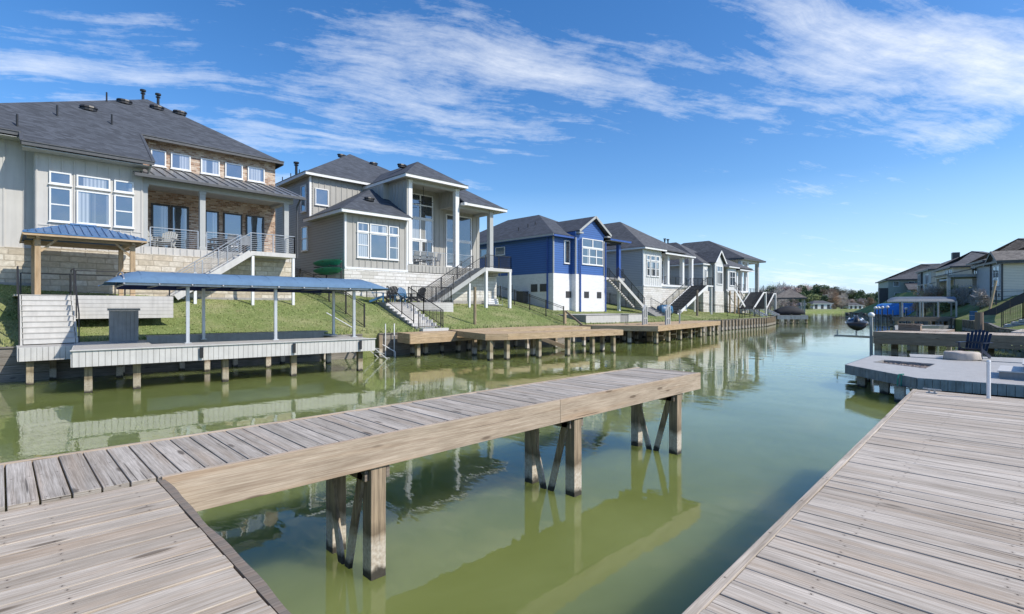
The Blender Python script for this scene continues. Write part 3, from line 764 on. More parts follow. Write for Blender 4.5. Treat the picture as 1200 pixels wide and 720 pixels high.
while y < f1:
    t_ = min((y-f0), (f1-y))/((f1-f0)/2)
    for (xa, s) in ((e0, 1), (e1, -1)): mb.bar((xa, y, ze+.02), (xa+s*1.45*t_, y, ze+(zr-ze)*t_+.02), .03, .04)
    y += .23
mb.bar((Rl[0], Rl[1], zr+.03), (Rr_[0], Rr_[1], zr+.03), .16, .06)
mesh('roof', mb, M['bluemetal'], gz, True)
mb = MB()
for (a, b) in ((A, B), (B, C_), (C_, D), (D, A)): mb.bar((a[0], a[1], ze-.1), (b[0], b[1], ze-.08), .035, .07)
mesh('fascia', mb, M['newwood'], gz, True)
# ------------------------------------------------------------ house building helpers
def face_box(mb, face, w, a0, a1, z0, z1, d0, d1):
    # face: 'y-' wall plane y=w looking to -y ; 'x-' wall plane x=w looking to -x ; 'y+','x+'
    s = -1 if face[1] == '-' else 1
    if face[0] == 'y': mb.box(a0, a1, w+s*d0, w+s*d1, z0, z1)
    else: mb.box(w+s*d0, w+s*d1, a0, a1, z0, z1)
def window(root, face, w, a0, a1, z0, z1, vm=(), hm=(), tr='trim', gl='glass', world=True, fw=.06, name='window', sub='pane', mw=.035):
    if a0 > a1: a0, a1 = a1, a0
    if z0 > z1: z0, z1 = z1, z0
    mb = MB()
    face_box(mb, face, w, a0, a0+fw, z0, z1, .0, .085); face_box(mb, face, w, a1-fw, a1, z0, z1, .0, .085)
    face_box(mb, face, w, a0+fw, a1-fw, z0, z0+fw, .0, .085); face_box(mb, face, w, a0+fw, a1-fw, z1-fw, z1, .0, .085)
    face_box(mb, face, w, a0-.03, a1+.03, z0-.05, z0-.002, .0, .11)
    for q in vm: m_ = a0+(a1-a0)*q; face_box(mb, face, w, m_-mw, m_+mw, z0+fw, z1-fw, .002, .080)
    for q in hm: m_ = z0+(z1-z0)*q; face_box(mb, face, w, a0+fw, a1-fw, m_-mw*.8, m_+mw*.8, .002, .076)
    f = mesh(name, mb, M[tr], root, world)
    mb = MB(); face_box(mb, face, w, a0+fw*.8, a1-fw*.8, z0+fw*.8, z1-fw*.8, -.02, .042)
    mesh(sub, mb, M[gl], f, root if world else False)
    return f
def bnb(mb, face, w, a0, a1, z0, z1, pitch=.4):
    if a0 > a1: a0, a1 = a1, a0
    x = a0+.03
    while x < a1-.02: face_box(mb, face, w, x, x+.05, z0, z1, 0, .034); x += pitch
def roof(root, faces, mat='shingle', th=.14, eaves=(), fasc='trim', soff=None, world=True, fh=.2, name='roof', drop=.0):
    mb = MB()
    for f in faces: mb.slab(f, th)
    r = mesh(name, mb, M[mat], root, world)
    if eaves:
        mb = MB()
        for a, b in eaves:
            A, B = Vector(a), Vector(b); d = (B-A).normalized()
            mb.bar((A.x, A.y, A.z-fh/2+.0), (B.x, B.y, B.z-fh/2+.0), .05, fh)
        mesh('fascia', mb, M[fasc], root, world)
        mb = MB()
        for a, b in eaves:
            A, B = Vector(a), Vector(b); mb.bar((A.x, A.y, A.z+.012), (B.x, B.y, B.z+.012), .12, .035)
        mesh('drip_edge', mb, M['gutter'], root, world)
    if soff:
        mb = MB(); mb.slab(soff, .03); mesh('soffit', mb, M['soffit'], root, world)
    return r
def hip(x0, x1, y0, y1, ze, ax, ay, zr, ax2=None, ay2=None):
    # eave rectangle, ridge from (ax,ay) to (ax2,ay2)
    A, B, Cc, D = (x0, y0, ze), (x1, y0, ze), (x1, y1, ze), (x0, y1, ze)
    P = (ax, ay, zr); Q = (ax if ax2 is None else ax2, ay if ay2 is None else ay2, zr)
    if P == Q: return [[A, B, P], [B, Cc, P], [Cc, D, P], [D, A, P]], (A, B, Cc, D)
    if abs(P[0]-Q[0]) > abs(P[1]-Q[1]): return [[A, B, Q, P], [B, Cc, Q], [Cc, D, P, Q], [D, A, P]], (A, B, Cc, D)
    return [[A, B, P], [B, Cc, Q, P], [Cc, D, Q], [D, A, P, Q]], (A, B, Cc, D)
def vpipe(root, x, y, z, h, name='vent_pipe', r=.06, world=True, cap=True):
    mb = MB(); mb.cyl((x, y, z-.3), (x, y, z+h), r, seg=8)
    if cap: mb.cyl((x, y, z+h), (x, y, z+h+.1), r*2.1, seg=8); mb.cyl((x, y, z+h-.15), (x, y, z+h-.1), r*1.7, seg=8)
    mesh(name, mb, M['black'], root, world)
def wallbox(root, mat, bx, name='wall', world=True, bn=(), label=None):
    mb = MB()
    for b in bx: mb.box(*b)
    for f in bn: bnb(mb, *f)
    return mesh(name, mb, M[mat], root, world, label=label)
def column(root, x, y, z0, z1, w=.28, mat='trimg', world=True):
    mb = MB(); mb.box(x-w/2, x+w/2, y-w/2, y+w/2, z0, z1); mb.box(x-w/2-.03, x+w/2+.03, y-w/2-.03, y+w/2+.03, z0+.003, z0+.16); mb.box(x-w/2-.03, x+w/2+.03, y-w/2-.03, y+w/2+.03, z1-.14, z1-.003)
    mesh('column', mb, M[mat], root, world, bevel=.01)
def post(root, x, y, z0, z1, w=.13, mat='trim', world=True, name='post'):
    mb = MB(); mb.box(x-w/2, x+w/2, y-w/2, y+w/2, z0, z1); mesh(name, mb, M[mat], root, world)
Vf = 30.0
# ============================================================ HOUSE 1
h1 = thing('brick_house', 'large grey-sided house with brick clerestory, limestone base and covered porch at far left', 'house', (5, 34, 3.2))
xb0, xb1, xe = 1.06, 4.86, 12.0
wallbox(h1, 'greige', [(xb0, xb1, 30, 42, 5.06, 9.5), (-12, xb0-.002, 30.8, 42, 5.06, 10.1)],
        bn=[('y-', 30, xb0, xb1, 5.06, 9.3, .41), ('y-', 30.8, -8, xb0-.02, 5.06, 9.9, .62), ('x-', xb0, 30.05, 30.75, 5.06, 9.3, .35)])
wallbox(h1, 'stone', [(-12, xb0+.3, 30.74, 41.9, 1.8, 5.055), (xb0-.05, 11.9, 29.95, 41.9, 1.8, 5.052)], name='stone_base')
wallbox(h1, 'found', [(-12, xb0-.1, 30.70, 31.2, 2.6, 3.55), (xb0-.1, 11.93, 29.91, 31, 1.9, 3.0)], name='footing')
wallbox(h1, 'brick', [(xb1+.002, xe, 32.8, 41.95, 5.0, 11.4)], name='brick_wall')
for z in (7.0,): 
    mb = MB(); mb.box(xb0+.02, xb1-.02, 29.975, 30, 6.02, 6.07); mesh('trim_band', mb, M['greige'], h1, True)
for (a, b, hm) in ((57.5, 83.5, (.5,)), (89.5, 129, ()), (133.5, 156.5, (.5,))):
    A, B = xv(a, 30), xv(b, 30)
    window(h1, 'y-', 30, A, B, 6.22, 7.70, (), hm); window(h1, 'y-', 30, A, B, 7.85, 8.38)
for (a, b) in ((176.4, 194.3), (200, 223), (235, 257), (263.5, 284), (290, 309.6)):
    window(h1, 'y-', 32.8, xv(a, 32.8), xv(b, 32.8), 9.98, 10.82)
# porch
mb = MB(); mb.box(xb1+.004, 11.95, 30.02, 32.79, 5.06, 5.42); bnb(mb, 'y-', 30.02, xb1, 11.95, 5.06, 5.40, .3); mesh('porch_floor', mb, M['greige'], h1, True)
for px in (169, 237): column(h1, xv(px, 30.15), 30.18, 5.42, 8.42, .26)
column(h1, xv(335.5, 30.1), 30.18, 5.42, 8.5, .26)
mb = MB(); mb.box(xb1+.01, 12.0, 30.05, 30.33, 8.42, 8.72); mb.box(11.7, 11.98, 30.33, 32.78, 8.5, 8.73); mesh('porch_beam', mb, M['trimg'], h1, True)
mb = MB(); mb.box(xb1+.01, 11.7, 30.33, 32.79, 8.66, 8.70); mesh('porch_ceiling', mb, M['soffit'], h1, True)
mb = MB()
for x in (6.2, 8.6, 10.8): mb.cyl((x, 31.4, 8.64), (x, 31.4, 8.66), .09, seg=12)
mesh('downlight', mb, M['whitep'], h1, True)
pa, pb, pc, pd = (xb1-.5, 29.5, 8.78), (12.45, 29.5, 8.78), (12.45, 32.82, 9.93), (xb1+.01, 32.82, 9.93)
pe = (xb1+.01, 29.95, 8.936)
mb = MB(); mb.slab([(xb1-.4, 29.5, 8.78), (12.45, 29.5, 8.78), (12.45, 32.82, 9.9), (xb1+.01, 32.82, 9.9), (xb1+.01, 29.97, 8.94), (xb1-.4, 29.97, 8.94)], .07)
x = xb1-.1
while x < 12.4: mb.bar((x, 29.5, 8.80), (x, 32.8, 9.92), .035, .06); x += .46
mesh('porch_roof', mb, M['metalroof'], h1, True)
mb = MB(); mb.bar((xb1-.42, 29.46, 8.69), (12.48, 29.46, 8.69), .1, .13); mb.cyl((12.2, 29.6, 8.6), (12.2, 30.0, 8.3), .05, seg=8); mb.cyl((12.2, 30.0, 8.3), (12.2, 30.0, 5.3), .05, seg=8); mesh('gutter', mb, M['gutter'], h1, True)
rail(h1, [(xb1+.3, 30.1, 5.42), (xv(232, 30.1), 30.1, 5.42)], .95, 'steel', 8); rail(h1, [(xv(242, 30.1), 30.1, 5.42), (9.1, 30.1, 5.42)], .95, 'steel', 8)
# doors and windows behind the porch
dx0, dx1 = xv(177, 32.8), xv(221, 32.8); dm = (dx0+dx1)/2
for (a, b) in ((dx0, dm-.02), (dm+.02, dx1)): window(h1, 'y-', 32.8, a, b, 5.44, 7.98, (), (), 'dark', 'glass_d', fw=.09, name='door')
for (a, b) in ((240, 256), (261.5, 283.5), (288, 309)): window(h1, 'y-', 32.8, xv(a, 32.8), xv(b, 32.8), 5.7, 7.92, (), (), 'dark', fw=.07)
# landing and stairs parallel to the front
Lx0, Lx1 = xv(294, 28.7), xv(346.5, 28.7)
mb = MB(); mb.box(Lx0, Lx1, 28.7, 30.0, 5.2, 5.42); mesh('landing', mb, M['comp_l'], h1, True)
for (x, y) in ((Lx0+.12, 28.8), (Lx1-.1, 28.8), (xv(237, 28.8)-.3, 28.85)):
    top = 5.2 if x > Lx0 else 4.2
    post(h1, x, y, ground(x, y)-.2, top, .13)
    if x <= Lx0: post(h1, x-.35, 29.75, ground(x, y)-.2, top-.3, .15)
stairs(h1, Lx0, 5.42, xv(206, 28.7), 3.05, 28.72, 29.85, 14, tread='comp_l', stringer='comp_l', risers='comp_l')
rail(h1, [(Lx0, 28.75, 5.42), (Lx1-.05, 28.75, 5.42), (Lx1-.05, 29.95, 5.42)], .95, 'steel', 8)
rail(h1, [(Lx0, 28.7, 5.42), (xv(206, 28.7), 28.7, 3.05)], .95, 'steel', 7)
rail(h1, [(Lx0-.1, 29.95, 5.42), (xv(206, 28.7), 29.95, 3.05)], .95, 'steel', 7)
# roof
apex = (6.4, 38.2, 15.2); k0 = .655
fz = lambda v: 9.32+k0*(v-29.2)
P0, P1, P2, P3, P4, P5 = (-3.4, 30.0, fz(30.0)), (.62, 30.0, fz(30.0)), (.62, 29.2, 9.32), (5.15, 29.2, 9.32), (5.15, 32.3, fz(32.3)), (12.3, 32.3, fz(32.3))
roof(h1, [[P0, P1, (0.62, 38.2-5.78*.12, 0)] if False else [P0, P1, P2, P3, P4, P5, apex]], 'shingle', .13, [(P0, P1), (P1, P2), (P2, P3), (P3, P4), (P4, P5)], 'gutter', fh=.15)
roof(h1, [[P5, (12.3, 44.1, fz(32.3)), apex], [(12.3, 44.1, fz(32.3)), (-3.4, 44.1, fz(30)), apex], [(-3.4, 44.1, fz(30)), P0, apex]], 'shingle', .13, [(P5, (12.3, 44.1, fz(32.3)))], 'gutter')
roof(h1, [[(-13, 30.15, 10.0), (-3.0, 30.15, 10.0), (-3.0, 36, 13), (-13, 36, 13)]], 'shingle', .13, [((-13, 30.15, 10.0), (-3.0, 30.15, 10.0))], 'trimg')
mb = MB(); mb.box(-3.3, .6, 30.03, 30.8, 9.62, 9.65); mb.box(.65, 5.1, 29.25, 30.0, 9.1, 9.13); mesh('soffit', mb, M['soffit'], h1, True)
vpipe(h1, 6.2, 38.3, 15.1, .55, 'flue', .075); vpipe(h1, 6.9, 37.9, 14.9, .6, 'flue', .075)
def on_front(px, py):
    # point of the front roof plane seen at a pixel of the survey photograph
    r = (px-600)/F
    Yc = (HC-9.32+k0*29.2)/(k0*(SA-CA*r)-(360-py)/F); return (CA*Yc+SA*r*Yc, SA*Yc-CA*r*Yc, HC+(360-py)/F*Yc)
def safe_front(px, py):
    # solve z on plane = z on ray
    r = (px-600)/F; s = (360-py)/F; vv = SA-CA*r
    Yc = (9.32-HC-k0*29.2)/(s-k0*vv); return (CA*Yc+SA*r*Yc, vv*Yc, HC+s*Yc)
for (px, py) in ((67, 136), (125, 119), (131, 146), (20, 148)):
    x, y, z = safe_front(px, py); vpipe(h1, x, y, z, .5, r=.04, cap=False)
for (px, py) in ((104, 129), (184, 128), (211, 134), (146, 121)):
    x, y, z = safe_front(px, py); mb = MB(); mb.lathe((x, y, z-.05), [(.25, 0), (.25, .12), (.3, .14), (.28, .22), (.1, .26)], 12, 1.3, .8); mesh('roof_vent', mb, M['black'], h1, True)
mb = MB(); mb.cyl((5.05, 29.3, 9.2), (5.05, 29.9, 8.9), .05, seg=8); mesh('downspout', mb, M['greige'], h1, True)

# ============================================================ HOUSE 2
h2 = thing('grey_house', 'two-storey grey board-sided house with white limestone base and tall columned porch', 'house', (20, 34, 3))
XS, XA = 15.12, 19.62
wallbox(h2, 'lapgrey', [(XS, XS+.25, 30.02, 41, 4.86, 8.4), (XS+.003, XS+.25, 35.1, 41, 8.4, 11.6), (XS, XS+.28, 30.8, 41, 2.4, 4.86)], name='side_wall')
wallbox(h2, 'greige2', [(XS+.02, XA, 30, 35.5, 4.86, 8.4), (XS+.26, 27, 35.1, 47, 4.86, 11.6), (XA, XA+.25, 30.0, 32.5, 5.4, 11.3), (19.6, 28.15, 32.3, 36, 4.9, 10.2), (19.6, 24.3, 32.3, 36, 10.2, 11.3), (24.0, 24.25, 30.1, 32.3, 10.0, 11.3)],
        bn=[('y-', 30, XS+.1, XA, 4.86, 8.2, .42), ('y-', 35.1, XS+.2, 21, 8.4, 11.5, .42), ('x-', XA, 30.1, 36, 8.2, 11.1, .42), ('y-', 32.3, 19.8, 28.1, 5.4, 11.2, .42), ('x-', 24.0, 30.2, 32.2, 10, 11.2, .42)])
mb = MB(); mb.box(XA-.45, XA+1.6, 32.3, 39, 8.4, 11.3); bnb(mb, 'x-', XA-.45, 32.4, 38, 8.6, 11.1, .42); 
mesh('upper_side_wall', mb, M['greige2'], h2, True)
wallbox(h2, 'stonew', [(XS-.03, 27.9, 29.96, 36, 1.8, 4.855), (XS+.3, 26, 36.01, 40, 1.8, 4.8)], name='stone_base')
wallbox(h2, 'found', [(XS-.07, 27.94, 29.92, 36.05, 1.7, 2.95)], name='footing')
mb = MB()
for (x, y, z0, z1) in ((XS+.02, 30.0, 4.86, 8.35), (XS+.02, 35.1, 8.4, 11.5), (XA-.03, 29.99, 4.86, 8.3)): mb.box(x-.03, x+.1, y-.03, y+.1, z0, z1)
mb.box(XS, XA+.05, 29.94, 29.97, 4.86, 5.0)
mesh('corner_board', mb, M['trim'], h2, True)
# the bay window group
wx = [xv(p, 30) for p in (418, 431.5, 433, 453.5, 455, 466.5)]
for (a, b, hm) in ((wx[0], wx[1], (.5,)), (wx[2], wx[3], ()), (wx[4], wx[5], (.5,))):
    window(h2, 'y-', 30, a, b, 5.62, 7.22, (), hm, fw=.07); window(h2, 'y-', 30, a, b, 7.26, 7.85, fw=.07)
def side_win(root, xw, pxa, pya, pxb, pyb, z0, z1, hm=(.5,)):
    ya, yb = yu(pxa, xw), yu(pxb, xw); window(root, 'x-', xw, min(ya, yb), max(ya, yb), z0, z1, (), hm)
side_win(h2, XS, 353.5, 0, 359, 0, 9.15, 11.0); side_win(h2, XS, 354, 0, 361, 0, 6.4, 8.1)
window(h2, 'y-', 35.1, xv(369, 35.1), xv(384.5, 35.1), 9.6, 10.75)
# porch
mb = MB(); mb.box(XA-.02, 28.1, 29.98, 32.3, 4.9, 5.42); bnb(mb, 'y-', 29.98, XA, 28.0, 4.9, 5.35, .3); mesh('porch_floor', mb, M['greige2'], h2, True)
column(h2, XA+.28, 30.12, 5.42, 11.2, .3, 'trim'); column(h2, 23.95, 30.12, 5.42, 11.2, .34, 'trim'); column(h2, 27.35, 30.12, 5.42, 10.05, .36, 'trimg')
mb = MB(); mb.box(XA+.1, 24.2, 30.0, 30.3, 11.0, 11.25); mb.box(24.15, 27.9, 30.02, 30.32, 9.85, 10.1); mb.box(27.5, 27.8, 30.33, 32.3, 9.85, 10.1); mesh('porch_beam', mb, M['trimg'], h2, True)
w0, w1 = xv(481, 32.3)+.0, xv(508, 32.3)-.1
window(h2, 'y-', 32.3, w0, w1, 9.1, 10.9, (.42,), (.55,), fw=.08, gl='glass_d', mw=.055); window(h2, 'y-', 32.3, w0, w1, 7.5, 9.06, (.42,), (), fw=.08, gl='glass_d', mw=.055)
window(h2, 'y-', 32.3, w0, (w0+w1)/2-.15, 5.44, 7.46, (), (), fw=.11, gl='glass_d', name='door'); window(h2, 'y-', 32.3, (w0+w1)/2-.1, w1, 5.7, 7.46, (.5,), (), fw=.1, gl='glass_d')
w0, w1 = xv(522, 32.3), xv(552, 32.3)
window(h2, 'y-', 32.3, w0, w1, 7.75, 9.75, (.36,), (), fw=.09, gl='glass_d', mw=.07); window(h2, 'y-', 32.3, w0, w1, 5.65, 7.7, (.36,), (), fw=.09, gl='glass_d', mw=.07)
mb = MB(); mb.cyl((21.8, 31.2, 11.2), (21.8, 31.2, 10.05), .02, seg=6); mb.cyl((21.8, 31.2, 9.95), (21.8, 31.2, 10.1), .12, seg=10)
for i in range(4): 
    a = i*PI/2+.5; mb.bar((21.8+.1*math.cos(a), 31.2+.1*math.sin(a), 10.03), (21.8+.75*math.cos(a), 31.2+.75*math.sin(a), 10.03), .14, .015)
mesh('ceiling_fan', mb, M['black'], h2, True)
rail(h2, [(XA+.5, 30.05, 5.42), (23.8, 30.05, 5.42)], .95, 'steel', 8); rail(h2, [(24.15, 30.05, 5.42), (25.5, 30.05, 5.42)], .95, 'steel', 8)
l0, l1 = 25.5, 28.2
mb = MB(); mb.box(l0, l1, 28.55, 29.97, 5.18, 5.42); mesh('landing', mb, M['comp_l'], h2, True)
for x in (l0+.1, l1-.15): post(h2, x, 28.65, 1.9, 5.18, .2)
post(h2, 24.0, 28.65, 1.9, 4.2, .14)
stairs(h2, l0, 5.42, 21.0, 2.85, 28.6, 29.85, 15, tread='comp', stringer='trimg', risers='comp')
rail(h2, [(l0, 28.6, 5.42), (l1-.05, 28.6, 5.42), (l1-.05, 29.9, 5.42)], .95, 'black', 3, vertical=True)
rail(h2, [(l0, 28.57, 5.42), (21.0, 28.57, 2.85)], .95, 'dark', 7); rail(h2, [(l0-.1, 29.9, 5.42), (21.0, 29.9, 2.85)], .95, 'dark', 7)
# roofs
F_, E_ = hip(14.7, 27.9, 34.7, 48, 11.7, 21.3, 41.3, 15.6, 21.3, 41.4)
roof(h2, F_, 'shingle', .12, [(E_[0], E_[1]), (E_[0], E_[3]), (E_[1], E_[2])], 'trim', [(14.75, 34.75, 11.58), (27.8, 34.75, 11.58), (27.8, 47.9, 11.58), (14.75, 47.9, 11.58)])
bx0, bx1 = 14.7, XA+.02; zb = 8.48
rdg = (19.0, 33.8, 11.0); rd2 = (19.0, 35.25, 11.0)
roof(h2, [[(bx0, 29.5, zb), (bx1+.1, 29.5, zb), (bx1+.1, 33.8, 11.0), rdg], [(bx1+.1, 33.8, 11.0), (bx1+.1, 35.2, 11.0), rd2, rdg], [(bx0, 35.25, zb), (bx0, 29.5, zb), rdg, rd2]], 'shingle', .1,
     [((bx0, 29.5, zb), (bx1, 29.5, zb)), ((bx0, 35.1, zb), (bx0, 29.5, zb))], 'trim', [(bx0+.03, 29.55, zb-.12), (XA, 29.55, zb-.12), (XA, 30.1, zb-.12), (XS+.1, 30.1, zb-.12), (XS+.1, 35, zb-.12), (bx0+.03, 35, zb-.12)])
F_, E_ = hip(19.15, 24.5, 29.4, 40.5, 11.4, 21.85, 32.0, 13.2, 21.85, 37.5)
roof(h2, F_, 'shingle', .12, [(E_[0], E_[1]), (E_[0], E_[3]), (E_[1], E_[2])], 'trim', [(19.2, 29.45, 11.28), (24.45, 29.45, 11.28), (24.45, 40, 11.28), (19.2, 40, 11.28)])
F_, E_ = hip(22.5, 28.55, 29.45, 41, 10.2, 25.3, 32.8, 12.4, 25.3, 40)
roof(h2, [F_[0] and [(24.22, 29.45, 10.2), (28.55, 29.45, 10.2), (25.0, 33.0, 12.6), (24.22, 33.0, 12.6)], [(28.55, 29.45, 10.2), (28.55, 41, 10.2), (25.0, 41, 12.6), (25.0, 33.0, 12.6)]], 'shingle', .12,
     [((24.52, 29.45, 10.2), (28.55, 29.45, 10.2)), ((28.55, 29.45, 10.2), (28.55, 41, 10.2))], 'trim', [(24.5, 29.5, 10.08), (28.5, 29.5, 10.08), (28.5, 33, 10.08), (24.5, 33, 10.08)])
mb = MB(); mb.box(24.2, 24.53, 29.44, 29.9, 10.0, 10.19); mesh('porch_beam', mb, M['trim'], h2, True)
vpipe(h2, 16.0, 39.5, 12.4, 1.0, 'flue', .1)
for (x, y, z) in ((20.2, 40.6, 15.0), (22.6, 39.6, 14.6), (20.9, 32.6, 12.75), (17.6, 31.4, 9.65)):
    mb = MB(); mb.lathe((x, y, z-.05), [(.25, 0), (.25, .12), (.3, .14), (.28, .22), (.1, .26)], 12, 1.3, .8); mesh('roof_vent', mb, M['black'], h2, True)
for i in range(4): vpipe(h2, 14.95+i*.1, 41-i*1.3, 11.9+i*.05, .3, r=.035, cap=False)
# terrace in front of house 2
tr2 = thing('fire_terrace', 'raised grey composite terrace carrying the blue and black garden chairs', 'terrace', (18.8, 28.3, 2.8))
mb = MB(); mb.box(16.35, 21.4, 27.25, 28.5, 2.75, 2.80); mb.box(16.35, 21.4, 28.5, 29.9, 2.746, 2.796); mesh('deck_boards', mb, M['comp'], tr2, True)
mb = MB()
for k in range(7): mb.box(18.0, 21.4, 27.2, 27.25, 1.75+k*.143, 1.75+k*.143+.136)
mesh('retaining_panel', mb, M['comp_l'], tr2, True)
mb = MB()
for k in range(10): mb.box(16.3, 16.35, 27.2 if k < 8 else 27.2, 29.8, 1.35+k*.14, 1.35+k*.14+.133)
mb.box(16.36, 21.3, 27.26, 29.8, 1.2, 2.74)
mesh('side_panel', mb, M['comp_d'], tr2, True)
rail(tr2, [(16.4, 29.6, 2.8), (16.4, 28.4, 2.8)], 1.0, 'black', 3, vertical=True); rail(tr2, [(18.2, 27.3, 2.8), (21.3, 27.3, 2.8), (21.3, 28.4, 2.8)], 1.0, 'black', 3, vertical=True)
st = thing('terrace_steps', 'wide grey composite flight with black rails and gate stepping down to the left pine dock', 'stairs', (17.2, 25.4, 1.3))
n_ = 9; tm = MB(); rm = MB(); sd = MB()
for i in range(n_):
    y1 = 27.2-i*.4; z = 2.75-(i+.0)*.165
    tm.box(16.3, 18.0, y1-.4, y1+.01, z-.165-.03, z-.165); rm.box(16.32, 17.98, y1-.015, y1, z-.165, z-.031)
    sd.box(16.27, 16.31, y1-.4, y1, .9, z-.166)
    for q in range(3): pass
mesh('treads', tm, M['comp_l'], st, True); mesh('risers', rm, M['comp_l'], st, True); mesh('side_panel', sd, M['comp_d'], st, True)
mb = MB(); mb.box(16.3, 18.05, 23.35, 23.62, .95, 1.32); mesh('base_step', mb, M['comp_l'], st, True)
rail(st, [(16.4, 27.2, 2.75), (16.4, 25.6, 2.09), (16.4, 24.4, 1.6)], 1.0, 'black', 3, vertical=True)
rail(st, [(17.9, 27.2, 2.75), (17.9, 25.6, 2.09), (17.9, 23.7, 1.32)], 1.0, 'black', 3, vertical=True)
rail(st, [(16.4, 23.9, 1.32), (17.9, 23.9, 1.32)], 1.0, 'black', 3, 'gate', vertical=True)

# ============================================================ HOUSE 3
h3 = thing('blue_house', 'bright blue lap-sided house on a tall white brick base', 'house', (40, 34, 2))
A0, A1, A2, A3, A4 = 35.1, 37.6, 38.2, 42.0, 45.6
zs, ze3 = 5.55, 8.95
wallbox(h3, 'lapblue', [(A0, A0+.3, 30.3, 46, zs, ze3), (A0+.3, A1+.3, 30.3, 45.5, zs+.002, ze3-.05), (A1, A3, 29.75, 40, zs, 9.45), (A3, A4, 33, 45, zs, ze3)])
mb = MB(); mb.add([(38.2, 29.745, 9.4), (42.3, 29.745, 9.4), (40.2, 29.745, 10.85), (38.2, 30.2, 9.4), (42.3, 30.2, 9.4), (40.2, 30.2, 10.85)], [(0, 1, 2), (5, 4, 3), (0, 2, 5, 3), (1, 4, 5, 2)]); mesh('gable_wall', mb, M['lapblue'], h3, True)
wallbox(h3, 'wbrick', [(A0-.02, A1+.1, 30.26, 46.1, 1.2, zs-.005), (A1-.03, A3+.03, 29.7, 40, 1.2, zs-.008), (A3+.05, A4, 33, 45, 1.2, zs-.01)], name='brick_base')
mb = MB()
for (x, y) in ((A0-.03, 30.23), (A1-.06, 29.67), (A3-.05, 29.67)): mb.box(x, x+.1, y, y+.12, zs, 8.9)
mesh('corner_board', mb, M['trimg'], h3, True)
mb = MB()
for (x, y) in ((A0-.12, 30.9), (38.15, 29.6), (A3+.12, 29.6)): mb.bar((x, y, 1.95), (x, y, 8.8), .1, .1, up=(1, 0, 0))
mesh('downspout', mb, M['blue'], h3, True)
window(h3, 'y-', 30.3, xv(661, 30.3)-.05, xv(666.5, 30.3)+.1, 6.5, 8.6, fw=.07)
wa, wb = xv(681.5, 29.75), xv(706, 29.75)
window(h3, 'y-', 29.75, wa, wb, 6.5, 8.05, (.34, .67), (.5,), fw=.08, mw=.06); window(h3, 'y-', 29.75, wa, wb, 8.1, 8.95, (.5,), (), fw=.08, mw=.07)
for (a, b) in ((581, 592), (563.5, 571)): side_win(h3, A0, a, 0, b, 0, 7.6, 8.4, ())
for (f, w, p) in (('y-', 30.26, (663, 669)), ('y-', 29.7, (684.5, 690)), ('y-', 29.7, (699.5, 704.5))):
    a, b = xv(p[0], w), xv(p[1], w); mb = MB(); face_box(mb, f, w, a, b, 3.35, 3.95, 0, .03)
    for q in range(6): face_box(mb, f, w, a+.03, b-.03, 3.4+q*.09, 3.44+q*.09, .03, .05)
    mesh('crawl_vent', mb, M['dark'], h3, True)
for p in ((596, 600.5), (622.5, 630), (633, 642)):
    a, b = sorted((yu(p[0], A0), yu(p[1], A0))); mb = MB(); face_box(mb, 'x-', A0-.02, a, b, 3.9, 4.6, 0, .03); mesh('crawl_vent', mb, M['dark'], h3, True)
mb = MB(); mb.box(34.25, 34.9, 33.2, 34.1, 2.9, 3.9); mb.box(34.2, 34.95, 33.15, 34.15, 3.9, 3.95); mesh('condenser', mb, M['dark'], h3, True)
mb = MB(); mb.box(A3+.05, 45.9, 29.9, 33, 5.2, 5.45); mesh('porch_floor', mb, M['comp_l'], h3, True)
column(h3, 45.1, 30.1, 5.45, 9.1, .35, 'blue')
for x in (A3+.5, 45.1): post(h3, x, 30.05, 1.7, 5.2, .25)
rail(h3, [(A3+.1, 30.0, 5.45), (43.4, 30.0, 5.45)], .95, 'black', 3, vertical=True); rail(h3, [(44.6, 30, 5.45), (45.8, 30, 5.45)], .95, 'black', 3, vertical=True)
stairs(h3, 42.9, 5.45, 47.8, 2.5, 28.7, 29.9, 16, tread='comp_d', stringer='comp_l')
rail(h3, [(42.9, 28.7, 5.45), (47.8, 28.7, 2.5)], .95, 'black', 3, vertical=True); rail(h3, [(42.9, 29.88, 5.45), (47.8, 29.88, 2.5)], .95, 'black', 3, vertical=True)
F_, E_ = hip(34.7, 45.2, 29.85, 46, 8.98, 39.9, 36.4, 12.1, 39.9, 41)
roof(h3, F_, 'shingle', .12, [(E_[0], E_[3]), (E_[0], (37.8, 29.85, 8.98))], 'blue', None)
mb = MB(); mb.bar((34.66, 29.85, 8.92), (34.66, 46, 8.92), .05, .15); mesh('gutter', mb, M['trimg'], h3, True)
roof(h3, [[(37.75, 29.35, 9.55), (40.2, 29.35, 11.12), (40.2, 37, 11.12), (37.75, 37, 9.55)], [(40.2, 29.35, 11.12), (42.7, 29.35, 9.55), (42.7, 37, 9.55), (40.2, 37, 11.12)]], 'shingle', .1)
mb = MB(); mb.bar((37.72, 29.33, 9.47), (40.2, 29.33, 11.05), .05, .2); mb.bar((40.2, 29.33, 11.05), (42.73, 29.33, 9.47), .05, .2); mb.box(37.7, 38.3, 29.35, 29.8, 9.28, 9.42); mb.box(42.1, 42.7, 29.35, 29.8, 9.28, 9.42); mesh('barge_board', mb, M['trimg'], h3, True)
roof(h3, [[(42.5, 29.3, 9.25), (46.2, 29.3, 9.25), (46.2, 33.5, 9.9), (42.5, 33.5, 9.9)]], 'shingle', .1, [((42.5, 29.3, 9.25), (46.2, 29.3, 9.25)), ((46.2, 29.3, 9.25), (46.2, 33.5, 9.9))], 'blue', [(42.5, 29.35, 9.1), (46.1, 29.35, 9.1), (46.1, 33.5, 9.1), (42.5, 33.5, 9.1)])
